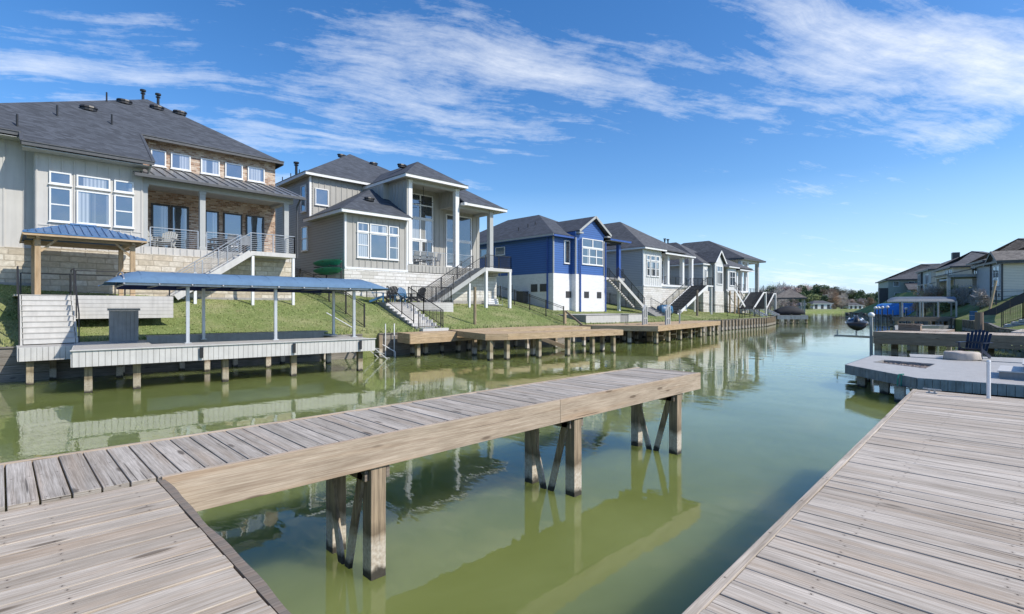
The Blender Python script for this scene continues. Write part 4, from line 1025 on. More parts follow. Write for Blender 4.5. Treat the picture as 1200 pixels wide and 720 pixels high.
vpipe(h3, 36.6, 43.0, 10.4, 1.3, 'flue', .1)
for (x, y) in ((36.5, 36), (37.4, 34.6), (37.0, 35.2)): vpipe(h3, x, y, 8.98+(x-34.7)*.6, .3, r=.05, cap=False)
tr3 = thing('stepped_terrace', 'low pale grey composite platforms with a stair gap beneath the blue house', 'terrace', (40, 26, 1.2))
a0, a1 = xv(687, 24.2), xv(727, 24.2); c0, c1 = xv(736.5, 24.2), xv(758, 24.2)
mb = MB()
for (p, q) in ((a0, a1), (c0, c1)):
    for k in range(6): mb.box(p, q, 24.2, 24.25, .98+k*.145, .98+k*.145+.138)
mesh('retaining_panel', mb, M['comp_l'], tr3, True)
mb = MB(); mb.box(a0-.05, a0, 24.2, 29.5, .9, 1.86); mb.box(a0, c1, 24.26, 29.6, .9, 1.8); mesh('side_panel', mb, M['comp_d'], tr3, True)
mb = MB(); mb.box(a0-.05, a1, 24.15, 29.6, 1.862, 1.9); mb.box(c0, c1, 24.15, 29.6, 1.862, 1.9)
for k in range(4): mb.box(a1, c0, 23.8+k*.3, 24.1+k*.3, 1.0+k*.21, 1.03+k*.21)
mesh('deck_boards', mb, M['comp'], tr3, True)

# ============================================================ HOUSE 4
h4 = thing('white_house', 'pale lap-sided house with a white bay, stone base and porch right of the blue house', 'house', (54, 34, 2))
wallbox(h4, 'laplight', [(49.7, 50.0, 30.2, 46, 4.8, 8.95), (50, 58, 33.2, 46, 4.8, 8.9)], name='side_wall')
wallbox(h4, 'white_bnb', [(49.75, 53.5, 30.0, 34, 4.8, 8.95), (53.5, 58.2, 32.2, 34, 4.9, 8.9)], bn=[('y-', 30, 49.8, 53.5, 4.8, 8.8, .4)])
wallbox(h4, 'stonew', [(49.66, 53.55, 29.95, 46, 1.2, 4.795), (53.56, 60.4, 30.3, 46, 1.2, 4.79)], name='stone_base')
mb = MB(); mb.box(49.66, 49.8, 29.96, 30.1, 4.8, 8.8); mb.box(53.42, 53.54, 29.96, 30.1, 4.8, 8.8); mb.box(49.66, 53.54, 29.9, 29.94, 4.75, 4.87); mb.box(53.56, 60.4, 30.24, 30.28, 4.7, 4.87); mesh('corner_board', mb, M['trim'], h4, True)
for (a, b) in ((757.3, 761), (762, 767.5), (768.3, 772)):
    window(h4, 'y-', 30, xv(a, 30), xv(b, 30), 5.9, 7.55, (), (.5,), fw=.07); window(h4, 'y-', 30, xv(a, 30), xv(b, 30), 7.65, 8.2, fw=.07)
mb = MB(); mb.box(53.56, 60.4, 30.1, 32.2, 4.87, 5.1); mesh('porch_floor', mb, M['trim'], h4, True)
for px in (782.5, 800, 810.7): column(h4, xv(px, 30.2), 30.3, 5.1, 8.5, .42, 'trim')
wallbox(h4, 'brownwood', [(54.0, 54.8, 32.0, 32.2, 5.1, 8.6)], name='cedar_wall')
window(h4, 'y-', 32.2, 55.6, 57.8, 5.3, 8.2, (.5,), (.7,), fw=.08, gl='glass_d')
rail(h4, [(54.8, 30.3, 5.1), (60.2, 30.3, 5.1)], .95, 'black', 3, vertical=True, ps=.2)
F_, E_ = hip(49.25, 58.5, 29.5, 46, 9.0, 54.6, 36.2, 13.05, 54.6, 40)
roof(h4, F_, 'shinglem', .12, [((49.25, 29.5, 9.0), (53.9, 29.5, 9.0)), (E_[0], E_[3])], 'trim', [(49.3, 29.55, 8.87), (53.6, 29.55, 8.87), (53.6, 30.1, 8.87), (49.9, 30.1, 8.87), (49.9, 45, 8.87), (49.3, 45, 8.87)])
roof(h4, [[(53.6, 29.5, 8.72), (61.0, 29.5, 8.72), (57.0, 33.5, 11.3), (53.6, 33.5, 11.3)], [(61, 29.5, 8.72), (61, 44, 8.72), (57, 40, 11.3), (57, 33.5, 11.3)]], 'shinglem', .12, [((53.6, 29.5, 8.72), (61, 29.5, 8.72)), ((61, 29.5, 8.72), (61, 44, 8.72))], 'trim', [(53.65, 29.55, 8.6), (60.9, 29.55, 8.6), (60.9, 33, 8.6), (53.65, 33, 8.6)])
for (x, y) in ((51.8, 34.5), (52.8, 35.2)): vpipe(h4, x, y, 9.0+(x-49.25)*.62, .35, r=.05, cap=False)
# dark composite stair in front of its bay, coming down to the grass
s4 = thing('garden_stairs', 'dark grey composite steps descending between the blue house and the white bay', 'stairs', (48, 26.5, 1.3))
stairs(s4, 28.3, 2.5, 26.0, 1.3, 46.2, 48.4, 7, 'y', 'comp_d', 'comp_d', 'comp_d')
rail(s4, [(48.4, 28.3, 2.5), (48.4, 26, 1.3)], .95, 'black', 3, vertical=True, ps=.2)
s4b = thing('garden_stairs', 'long straight dark stair with solid pale stringer dropping from the white house porch corner', 'stairs', (58, 27, 1.3))
xt, xb_ = xv(814, 29.2), xv(787, 28.3)
stairs(s4b, xt, 5.1, xb_, 1.75, 27.6, 29.7, 18, 'x', 'comp_d', 'trim', 'dark')
rail(s4b, [(xt, 27.6, 5.1), (xb_, 27.6, 1.75)], .95, 'black', 3, vertical=True, ps=.2); rail(s4b, [(xt, 29.7, 5.1), (xb_, 29.7, 1.75)], .95, 'black', 3, vertical=True, ps=.2)
mb = MB(); mb.box(xt, xt+1.6, 27.6, 30.2, 4.95, 5.1); mesh('landing', mb, M['trim'], s4b, True); rail(s4b, [(xt, 27.65, 5.1), (xt+1.5, 27.65, 5.1), (xt+1.5, 30.1, 5.1)], .95, 'black', 3, vertical=True, ps=.2)
for y in (27.75, 29.9): post(s4b, xt+1.4, y, 1.2, 4.95, .16)

# ============================================================ HOUSE 5
h5 = thing('gabled_house', 'pale house with a narrow pointed gable in the far left row', 'house', (67, 34, 2))
wallbox(h5, 'laplight', [(64.5, 64.8, 30.3, 46, 4.6, 8.1), (64.8, 70, 31, 46, 4.6, 8.1)], name='side_wall')
wallbox(h5, 'white_bnb', [(64.55, 65.9, 30.2, 36, 4.6, 8.1), (65.9, 66.5, 30.6, 36, 4.6, 8.1), (66.5, 69.0, 29.5, 36, 4.6, 8.3)])
mb = MB(); mb.add([(66.5, 29.49, 8.3), (69.0, 29.49, 8.3), (67.75, 29.49, 9.55), (66.5, 30, 8.3), (69, 30, 8.3), (67.75, 30, 9.55)], [(0, 1, 2), (5, 4, 3), (0, 2, 5, 3), (1, 4, 5, 2)]); mesh('gable_wall', mb, M['white_bnb'], h5, True)
wallbox(h5, 'stonew', [(64.46, 66.4, 30.15, 46, 1.2, 4.595), (66.45, 69.05, 29.45, 46, 1.2, 4.59)], name='stone_base')
wallbox(h5, 'dark', [(65.95, 66.1, 30.4, 30.59, 2, 8.2), (66.38, 66.48, 29.7, 29.8, 2, 8.2), (69.02, 69.14, 29.5, 29.65, 2, 8.2)], name='downspout')
window(h5, 'y-', 30.2, 64.95, 65.35, 5.6, 7.4, fw=.08)
window(h5, 'y-', 29.5, 66.95, 68.6, 5.5, 7.1, (.33, .67), (), fw=.07); window(h5, 'y-', 29.5, 66.95, 68.6, 7.15, 7.9, (.5,), (), fw=.07)
F_, E_ = hip(64.1, 72, 30.0, 46, 8.15, 68.4, 36, 11.7, 68.4, 40)
roof(h5, F_, 'shinglem', .12, [(E_[0], E_[3]), (E_[0], (66.4, 30.0, 8.15))], 'trim')
roof(h5, [[(66.1, 29.2, 8.35), (67.75, 29.2, 9.95), (67.75, 34, 9.95), (66.1, 34, 8.35)], [(67.75, 29.2, 9.95), (69.4, 29.2, 8.35), (69.4, 34, 8.35), (67.75, 34, 9.95)]], 'shinglem', .1)
mb = MB(); mb.bar((66.08, 29.18, 8.25), (67.75, 29.18, 9.88), .05, .2); mb.bar((67.75, 29.18, 9.88), (69.42, 29.18, 8.25), .05, .2); mesh('barge_board', mb, M['trim'], h5, True)
mb = MB(); mb.bar((60.9, 30.8, 4.9), (64.5, 30.8, 4.9), 1.4, .2); mesh('porch_floor', mb, M['trimg'], h5, True)
rail(h5, [(61.4, 30.1, 5.0), (64.3, 30.1, 5.0)], 1.1, 'black', 3, vertical=True, ps=.15)
for x in (67.0, 67.9): vpipe(h5, x, 37, 11.5, .6, 'flue', .1)
# ============================================================ HOUSE 6
h6 = thing('grey_house', 'small grey house with a white bay and low porch beyond the pointed gable', 'house', (75, 34, 2))
wallbox(h6, 'greige2', [(72.3, 72.6, 30.5, 44, 4.5, 8.2)], name='side_wall')
wallbox(h6, 'white_bnb', [(72.35, 75.2, 30.3, 40, 4.5, 8.1), (75.2, 79.6, 32.2, 40, 4.5, 8.0)])
wallbox(h6, 'stonew', [(72.28, 75.25, 30.25, 40, 1.2, 4.495), (75.3, 80, 30.6, 40, 1.2, 4.49)], name='stone_base')
window(h6, 'y-', 30.3, 72.9, 74.7, 5.5, 7.5, (.5,), (.6,), fw=.07); window(h6, 'y-', 32.2, 76, 78, 5.0, 7.4, (.5,), (), fw=.07)
for x in (76.2, 78.0, 79.6): column(h6, x, 30.7, 4.9, 7.8, .35, 'trim')
mb = MB(); mb.box(75.3, 80, 30.5, 32.2, 4.6, 4.88); mesh('porch_floor', mb, M['trim'], h6, True)
rail(h6, [(75.6, 30.7, 4.9), (79.6, 30.7, 4.9)], .95, 'black', 3, vertical=True, ps=.15)
F_, E_ = hip(71.9, 80.5, 29.9, 42, 8.2, 76, 34.5, 10.6, 76, 38)
roof(h6, F_, 'shinglem', .12, [(E_[0], E_[3]), (E_[0], (75.5, 29.9, 8.2))], 'trim', [(71.95, 29.95, 8.07), (75.5, 29.95, 8.07), (75.5, 34, 8.07), (71.95, 34, 8.07)])
roof(h6, [[(75.4, 29.8, 7.95), (80.6, 29.8, 7.95), (80.6, 33, 9.2), (75.4, 33, 9.2)]], 'shinglem', .1, [((75.4, 29.8, 7.95), (80.6, 29.8, 7.95))], 'trim', [(75.4, 29.85, 7.8), (80.5, 29.85, 7.8), (80.5, 33, 7.8), (75.4, 33, 7.8)])
# ============================================================ HOUSE 7
h7 = thing('tall_porch_house', 'last house of the left row, with a very tall open porch', 'house', (84, 36, 2))
wallbox(h7, 'white_bnb', [(80.4, 87.0, 36.2, 48, 4.3, 9.8), (80.4, 84.4, 33.8, 36.2, 4.3, 7.5)])
wallbox(h7, 'stonew', [(80.36, 88.0, 33.6, 48, 1.0, 4.29)], name='stone_base')
for (x, y) in ((81.0, 32.0), (83.4, 32.0), (87.8, 32.0), (87.8, 35.5)): column(h7, x, y, 4.5, 9.6, .5, 'trim' if x < 84 else 'trimg')
for (x, y) in ((81.0, 32.0), (87.8, 32.0)): post(h7, x, y, 1, 4.3, .3)
mb = MB(); mb.box(80.5, 88.1, 31.8, 36, 4.3, 4.5); mesh('porch_floor', mb, M['trimg'], h7, True)
mb = MB(); mb.box(80.7, 88.1, 31.8, 32.2, 9.5, 9.85); mb.box(87.6, 88.05, 32.2, 36, 9.5, 9.85); mesh('porch_beam', mb, M['trim'], h7, True)
rail(h7, [(81, 32, 4.5), (87.8, 32, 4.5)], .95, 'black', 3, vertical=True, ps=.2)
window(h7, 'y-', 36.2, 83, 86, 4.8, 9.0, (.5,), (.5,), fw=.14, mw=.055)
F_, E_ = hip(79.9, 88.9, 31.0, 49, 9.95, 84.4, 38.5, 13.6, 84.4, 43)
roof(h7, F_, 'shinglem', .14, [(E_[0], E_[1]), (E_[0], E_[3]), (E_[1], E_[2])], 'gutter', [(79.95, 31.05, 9.82), (88.8, 31.05, 9.82), (88.8, 48, 9.82), (79.95, 48, 9.82)])
for (nm, x, lab) in (('s6', 76.5, 'dark stair flight with pale stringer under the small grey house porch'), ('s7', 86.3, 'dark stair flight at the open porch of the last left-row house')):
    s = thing('garden_stairs', lab, 'stairs', (x, 28, 1.5))
    vy = 29.0 if x < 80 else 30.4; xt, xb_ = (xv(886.5, vy), xv(873.5, vy)) if x < 80 else (xv(899, vy), xv(889.5, vy))
    stairs(s, xt, 4.7, xb_, 2.2, vy-1.0, vy+.9, 15, 'x', 'comp_d', 'trim', 'dark')
    rail(s, [(xt, vy-1, 4.7), (xb_, vy-1, 2.2)], .95, 'black', 3, vertical=True, ps=.2)
    mb = MB(); mb.box(xt, xt+1.2, vy-1, vy+1.9, 4.55, 4.7); mb.box(xb_-1.6, xb_, vy-1.2, vy+.9, 2.05, 2.2); mesh('landing', mb, M['trim'], s, True)
    stairs(s, vy-1.2, 2.2, vy-3.0, 1.35, xb_-1.5, xb_-.1, 5, 'y', 'comp_d', 'trim', 'dark')
    for y in (vy-.9, vy+1.7): post(s, xt+1.1, y, 1.2, 4.55, .2, 'trim'); post(s, xb_-1.5, y-.9, 1.0, 2.05, .2, 'trim')
s = thing('garden_stairs', 'pale-edged stair landing with timber frame between the pointed gable and the small grey house', 'stairs', (71, 28.5, 1.5))
stairs(s, 69.6, 4.9, 73.0, 2.6, 28.2, 29.3, 12, 'x', 'comp_d', 'trim'); rail(s, [(69.6, 28.2, 4.9), (73, 28.2, 2.6)], .95, 'black', 3, vertical=True, ps=.2)
for x in (69.8, 71.0): post(s, x, 28.3, 1.3, 4.6, .16, 'newwood')
post(s, 70.4, 29.2, 1.3, 4.7, .16, 'newwood')
# ============================================================ furniture makers
def make_adirondack(label, mat, group=None):
    t = thing('adirondack_chair', label, 'chair', group=group)   # faces -Y locally
    mb = MB()
    for k in range(5):
        y = -.28+k*.11; mb.bar((-.27, y, .36-.022*k), (.27, y, .36-.022*k), .095, .022)
    mesh('seat', mb, M[mat], t)
    mb = MB()
    for k in range(7):
        x = -.27+k*.09; top = 1.0-.9*(x*x)*1.9
        mb.bar((x, .18, .27), (x*1.15, .18+.36*(top-.27)/.75, top), .078, .02, up=(0, 1, .4))
    mb.bar((-.3, .3, .55), (.3, .3, .55), .03, .07)
    mesh('backrest', mb, M[mat], t)
    for s in (-1, 1):
        mb = MB(); mb.bar((s*.34, -.34, .56), (s*.34, .38, .56), .13, .024); mesh('armrest', mb, M[mat], t)
        mb = MB(); mb.bar((s*.31, -.3, 0), (s*.31, -.3, .55), .09, .03, up=(1, 0, 0)); mesh('leg', mb, M[mat], t)
        mb = MB(); mb.bar((s*.29, -.3, .35), (s*.29, .5, .03), .03, .12); mesh('leg', mb, M[mat], t)
    return t
def make_patio_chair(label, group):
    t = thing('patio_chair', label, 'chair', group=group)
    mb = MB(); mb.box(-.23, .23, -.22, .22, .42, .45); mesh('seat', mb, M['dark'], t)
    mb = MB(); mb.hexa([(-.23, .2, .45), (.23, .2, .45), (.23, .23, .45), (-.23, .23, .45), (-.22, .3, .95), (.22, .3, .95), (.22, .33, .95), (-.22, .33, .95)]); mesh('backrest', mb, M['steel'], t)
    for x in (-.21, .21):
        for y in (-.2, .2): mb = MB(); mb.bar((x, y, 0), (x, y, .43), .03, .03, up=(1, 0, 0)); mesh('leg', mb, M['dark'], t)
        mb = MB(); mb.bar((x, -.2, .66), (x, .24, .66), .04, .03); mb.bar((x, -.2, .43), (x, -.2, .66), .03, .03, up=(1, 0, 0)); mesh('armrest', mb, M['dark'], t)
    return t
def make_table(label, w=.8, l=1.5, h=.74, mat='dark', group=None):
    t = thing('patio_table', label, 'table', group=group)
    mb = MB(); mb.box(-l/2, l/2, -w/2, w/2, h-.04, h); mesh('table_top', mb, M[mat], t)
    for x in (-l/2+.08, l/2-.08):
        for y in (-w/2+.08, w/2-.08): mb = MB(); mb.bar((x, y, 0), (x, y, h-.04), .05, .05, up=(1, 0, 0)); mesh('leg', mb, M[mat], t)
    return t
G = 'garden chairs on the raised grey terrace'
ab = make_adirondack('light blue adirondack chair at the left end of the raised terrace', 'bluep', G); ab.location = (xv(443, 28.0), 28.0, 2.8); ab.rotation_euler = (0, 0, R(60))
ak = make_adirondack('black adirondack chair with its back to the water on the raised terrace', 'black', G); ak.location = (xv(456, 28.6), 28.5, 2.8); ak.rotation_euler = (0, 0, R(175))
dup(ab, (xv(475, 28.9), 28.9, 2.8), R(5), 'light blue adirondack chair in the middle of the terrace group behind the low table', G)
dup(ak, (xv(488, 28.3), 28.2, 2.8), R(-80), 'black adirondack chair at the right end of the raised terrace seen from its side', G)
tt = make_table('low slatted blue garden table between the adirondack chairs', .7, .9, .45, 'bluep'); tt.location = (xv(466, 27.9), 27.9, 2.8)
G = 'dining chairs on the brick house porch'
pc = make_patio_chair('grey patio chair at the left of the dining table on the brick house porch', G); pc.location = (xv(247, 30.9), 30.9, 5.42); pc.rotation_euler = (0, 0, R(90))
for px, y, rz, lab in ((270, 30.5, 180, 'grey patio chair in front of the dining table on the brick house porch'), (287, 30.5, 175, 'grey patio chair nearest the stair landing on the brick house porch'), (278, 31.8, 0, 'grey patio chair behind the dining table on the brick house porch')):
    dup(pc, (xv(px, y), y, 5.42), R(rz), lab, G)
t = make_table('dark dining table on the brick house porch', .9, 1.6); t.location = (xv(266, 31.1), 31.1, 5.42)
aw = make_adirondack('pale lounge chair by the double doors on the brick house porch', 'trimg'); aw.location = (xv(180, 31), 31.0, 5.42); aw.rotation_euler = (0, 0, R(40))
dup(aw, (xv(196, 31), 31.1, 5.42), R(-30), 'second pale lounge chair right of the double doors on the brick house porch')
G = 'dining chairs on the tall columned porch'
c0 = dup(pc, (xv(486, 30.6), 30.6, 5.42), R(180), 'patio chair nearest the left column on the tall grey porch', G)
for px, y, rz, lab in ((494, 30.6, 180, 'second patio chair from the left column on the tall grey porch'), (502, 30.6, 180, 'third patio chair from the left column on the tall grey porch'), (511, 30.8, 200, 'patio chair nearest the middle column on the tall grey porch'), (492, 31.9, 0, 'patio chair behind the long table on the tall grey porch')):
    dup(pc, (xv(px, y), y, 5.42), R(rz), lab, G)
t = make_table('long dark dining table on the tall grey porch', .8, 2.0); t.location = (xv(495, 31.3), 31.3, 5.42)
# swing bench below the landing of house 2
bx = xv(580, 29.3); t = thing('swing_bench', 'white slatted swing bench hanging under the grey house landing', 'bench', (bx, 29.4, 2.25))
mb = MB()
for k in range(4): mb.box(-.75, .75, -.25+k*.13, -.15+k*.13, .4, .43)
mesh('seat', mb, M['trim'], t); mb = MB()
for k in range(3): mb.box(-.75, .75, .27+k*.04, .3+k*.04, .5+k*.14, .6+k*.14)
mesh('backrest', mb, M['trim'], t)
mb = MB()
for x in (-.72, .72): mb.tube([(x, -.2, .43), (x, .05, 2.9)], .012, 5); mb.tube([(x, .3, .8), (x, .05, 2.9)], .012, 5)
mesh('chain', mb, M['steel'], t)
# kayaks on a rack
t = thing('kayak_rack', 'dark metal rack holding two green boards beside the grey house side wall', 'rack', (14.5, 30.9, ground(14.5, 30.9)))
gz0 = ground(14.5, 30.9)
mb = MB()
for y in (-1.0, 1.0):
    mb.bar((0.35, y, 0), (.35, y, 5.5-gz0), .06, .06, up=(1, 0, 0))
    for z in (4.55, 5.0): mb.bar((.35, y, z-gz0), (-.45, y, z-gz0), .05, .05)
mesh('frame', mb, M['black'], t)
for z, lab in ((4.55, 'lower green board resting on the rack beside the grey house'), (5.03, 'upper green board with dark cover resting on the rack beside the grey house')):
    k_ = thing('kayak', lab, 'kayak', (14.40, 30.9, z), 0, 'green boards on the rack')
    rings = []
    for i in range(13):
        s = i/12; w = .36*math.sin(PI*min(max(s, .02), .98))**.6; y = -1.75+3.5*s; lift = .12*(2*s-1)**4
        rings.append([(w*math.cos(a)*.75-.5*.14*math.sin(a), y*1.08, .2+lift*.4+.5*w*math.cos(a)*-1+(.16 if math.sin(a) < 0 else .10)*math.sin(a)*(.35+.65*w/.36)) for a in [2*PI*j/12 for j in range(12)]])
    mb = MB(); mb.loft(rings); mesh('hull', mb, M['greenp'], k_, smooth=True)
    mb = MB(); mb.lathe((-.08, .1, .28), [(.17, 0), (.19, .04), (.12, .05)], 12, .8, 1.8); mesh('cockpit', mb, M['black'], k_)

# ============================================================ fences, poles
def fence(pts, label, h=1.2, name='metal_fence', ps=.13, mat='black'):
    t = thing(name, label, 'fence', (pts[0][0], pts[0][1], ground(*pts[0][:2]) if len(pts[0]) < 3 else pts[0][2]))
    P = []
    for (a, b) in zip(pts[:-1], pts[1:]):
        n_ = max(1, int(math.hypot(b[0]-a[0], b[1]-a[1])/1.8))
        for i in range(n_): x, y = a[0]+(b[0]-a[0])*i/n_, a[1]+(b[1]-a[1])*i/n_; P.append((x, y, ground(x, y)))
    P.append((*pts[-1][:2], ground(*pts[-1][:2])))
    mb = MB()
    for p in P: mb.bar(p, (p[0], p[1], p[2]+h+.06), .06, .06, up=(1, 0, 0))
    mesh('post', mb, M[mat], t, True); mb = MB(); mp = MB()
    for a, b in zip(P[:-1], P[1:]):
        A, B = Vector(a), Vector(b)
        for z in (.08, h-.12, h): mb.bar(A+Vector((0, 0, z)), B+Vector((0, 0, z)), .025, .03)
        n_ = int((B-A).length/ps)
        for i in range(n_): p = A+(B-A)*i/max(n_, 1); mp.bar(p+Vector((0, 0, .08)), p+Vector((0, 0, h)), .012, .012, up=(1, 0, 0))
    mesh('rails', mb, M[mat], t, True); mesh('pickets', mp, M[mat], t, True)
fence([(13.5, 24.6), (13.6, 35)], 'black metal picket fence climbing the lawn between the brick house and the grey house')
fence([(29.2, 24.2), (30.9, 36)], 'black metal picket fence climbing the lawn between the grey house and the blue house')
fence([(48.8, 29.5), (48.9, 38)], 'black metal fence between the blue house and the white bay house')
fence([(62.8, 24.6), (63.0, 30)], 'black fence running up the lawn left of the pointed gable house', ps=.2)
fence([(62.8, 24.9), (70.5, 25.4), (71, 30)], 'black fence along the bank below the pointed gable house', ps=.2)
fence([(79.8, 27.5), (80.2, 33)], 'black fence beside the last house of the left row', ps=.2)
def timber_pole(u, v, z1, w, mat, label, lean=(0, 0), name='timber_pole'):
    z0 = ground(u, v) if ground(u, v) > 0 else 0
    t = thing(name, label, 'post', (u, v, z0)); mb = MB(); mb.cyl((0, 0, -.4), (lean[0], lean[1], z1-z0), w, w*.92, 10); mesh('pole', mb, M[mat], t); return t
timber_pole(xv(556.5, 24.6), 24.6, 3.75, .1, 'pile_n', 'thin bare timber pole standing on the lawn edge below the grey house')
timber_pole(xv(662, 23.9), 23.9, 2.25, .11, 'newwood', 'short fresh timber post beside the sloping handrail at the pine dock')
timber_pole(xv(817, 26.5), 26.5, 4.4, .13, 'greybeam', 'bare grey pole standing on the lawn below the pointed gable house')
t = thing('sloping_handrail', 'dark timber handrail sloping down to the middle pine dock', 'handrail', (xv(663, 23.7), 23.7, 1.2)); mb = MB()
a = (xv(663, 23.7), 23.7, 2.2); b = (xv(682, 22.3), 22.3, 1.25); mb.bar(a, b, .07, .12); mesh('rail', mb, M['brownwood'], t, True)

# ============================================================ pine docks on the left bank
def plank_deck(root, poly, z, mat='newwood', fasc='newwood', fh=.29, along='x', fmat=None, world=True, bw=.14):
    # polygon deck: solid sheet of boards clipped by scanlines
    mb = MB(); xs = [p[0] for p in poly]; ys = [p[1] for p in poly]
    ax = 1 if along == 'x' else 0
    lo, hi = (min(ys), max(ys)) if ax == 1 else (min(xs), max(xs))
    def cross(c):
        r = []
        for (p, q) in zip(poly, poly[1:]+poly[:1]):
            if (p[ax]-c)*(q[ax]-c) < 0: s = (c-p[ax])/(q[ax]-p[ax]); r.append(p[1-ax]+(q[1-ax]-p[1-ax])*s)
        return sorted(r)
    c = lo+.001
    while c < hi-.02:
        d = min(c+bw, hi-.001); ra, rb = cross(c+.004), cross(d-.004)
        if len(ra) == len(rb) and len(ra) >= 2:
            for k in range(0, len(ra)-1, 2):
                j = random.uniform(-.002, .002)
                if ax == 1: mb.board((ra[k], c, z+j), (ra[k+1], c, z+j), (rb[k+1], d, z+j), (rb[k], d, z+j), .035)
                else: mb.board((d, rb[k], z+j), (d, rb[k+1], z+j), (c, ra[k+1], z+j), (c, ra[k], z+j), .035)
        c += bw+.006
    mesh('deck_boards', mb, M[mat], root, world)
    mb = MB()
    area = sum(p[0]*q[1]-q[0]*p[1] for p, q in zip(poly, poly[1:]+poly[:1]))
    nb = 2 if fh > .4 else 1
    for p, q in zip(poly, poly[1:]+poly[:1]):
        for k in range(nb):
            hh = fh/nb; mb.bar((p[0], p[1], z+.004-hh*(k+.5)), (q[0], q[1], z+.004-hh*(k+.5)), .045, hh-.006)
    mesh('fascia', mb, M[fmat or fasc], root, world)
da = thing('wooden_dock', 'small new pine dock at the foot of the terrace steps', 'dock', (16, 22, 0))
plank_deck(da, [(xv(470, 22.6), 22.9), (xv(480.5, 21.3), 21.3), (19.6, 21.6), (19.6, 22.9)], 1.2, 'newwood', fh=.5)
piles(da, [(xv(490, 21.6), 21.65), (19.2, 22)], .75, 'pile_n', .2); piles(da, [(16.0, 22.7), (18.2, 22.7)], .75, 'pile', .2)
db = thing('wooden_dock', 'long new pine dock around a boat slip on the left bank below the blue house', 'dock', (20, 19, 0))
plank_deck(db, [(17.1, 21.4), (16.0, 17.95), (16.9, 17.4), (24.4, 16.0), (25.0, 17.3), (18.4, 18.7), (19.0, 21.2), (22.6, 20.6), (26.8, 20.0), (27.2, 22.9), (17.7, 22.9)], 1.25, 'newwood', fh=.30)
piles(db, [(16.3, 17.95), (17.1, 17.65), (18.9, 17.25), (20.7, 16.9), (22.4, 16.6), (23.9, 16.3)], .95, 'pile_n', .2)
piles(db, [(17.6, 20.6), (19.5, 18.2), (21.8, 17.8), (24.3, 17.3), (19.4, 21.5), (22.0, 21.0), (24.2, 20.7), (26.5, 20.3)], .95, 'pile', .19)
mb = MB(); mb.bar((22.0, 20.9, .9), (23.4, 19.0, .1), .05, .2); mb.bar((22.5, 21.4, .9), (23.9, 19.5, .1), .05, .2)
for k in range(5): mb.bar((22.2+k*.26, 20.7-k*.36, .75-k*.16), (22.7+k*.26, 21.2-k*.36, .75-k*.16), .2, .03)
mesh('boarding_steps', mb, M['newwood'], db, True)
dc = thing('wooden_dock', 'farther new pine dock with double deck edge and many piles before the white bay house', 'dock', (38, 21, 0))
plank_deck(dc, [(29.4, 21.8), (31.3, 17.8), (46.6, 20.2), (46.6, 22.9), (29.4, 22.9)], 1.22, 'newwood', fh=.36)
piles(dc, [(31.6, 18.1), (34, 18.5), (36.5, 18.9), (39, 19.3), (41.5, 19.7), (44, 20.05), (46.3, 20.4)], .85, 'pile_n', .22)
piles(dc, [(30.2, 20.6), (30.7, 19.6), (32.5, 21.2), (34.5, 21.4), (36.7, 21.6), (39, 21.9), (41, 22), (43.5, 22.1), (45.5, 22.2)], .85, 'pile', .2)
mb = MB()
for (u, v) in ((33.5, 19.2), (36.3, 19.7), (39.5, 20.3), (42, 20.5)):
    mb.box(u-.9, u+.9, v-.2, v+.2, .38, .46); mb.box(u-.9, u-.75, v-.2, v+.2, .1, .8); mb.box(u+.75, u+.9, v-.2, v+.2, .1, .8)
mesh('lower_waler', mb, M['newwood'], dc, True)
def gate_frame(u, v, z, lab, L=1.6, d=(1, 0)):
    t = thing('dock_handrail', lab, 'handrail', (u, v, z)); mb = MB(); a = Vector((0, 0, 0)); D = Vector((d[0], d[1], 0))*L
    for s, h in ((0, 1.0), (.5, 1.35), (1, 1.35)): mb.bar(a+D*s, a+D*s+Vector((0, 0, h)), .12, .12, up=(1, 0, 0))
    mesh('post', mb, M['trimg'], t); mb = MB(); mb.bar(a+Vector((0, 0, .95)), a+D*.5+Vector((0, 0, 1.4)), .1, .12); mb.bar(a+D*.5+Vector((0, 0, 1.35)), a+D+Vector((0, 0, 1.35)), .1, .12); mb.bar(a+Vector((0, 0, .45)), a+D+Vector((0, 0, .45)), .06, .1); mesh('rail', mb, M['trimg'], t)
x, y = gp(761, 381, 1.22); gate_frame(x, y+.5, 1.22, 'pale grey stepped handrail frame on the farther pine dock', 2.0, (.9, .4))
x, y = gp(788, 381, 1.22); gate_frame(x, y+.5, 1.22, 'short grey ladder handrail near the right part of the farther pine dock', 1.4, (.9, .3))
t = thing('boat_lift', 'grey metal boat lift winch posts beside the farther pine dock edge', 'boat lift', (36, 19.5, 1.22)); mb = MB()
for x in (0, 1.6): mb.cyl((x, 0, -2), (x, 0, 1.1), .06, seg=8); mb.box(x-.15, x+.15, -.1, .1, .8, 1.0)
mesh('lift_post', mb, M['steel'], t)
# teal covered furniture below house 4
t = thing('covered_grill', 'teal fabric covered garden furniture in the yard of the white bay house', 'garden furniture', (xv(779, 28), 28, ground(54, 28))); mb = MB(); mb.lathe((0, 0, 0), [(.9, 0), (1.0, .3), (.9, .8), (.5, .98), (.1, 1.0)], 14, 1.4, .7); mesh('cover', mb, M['bluep'], t, smooth=True)
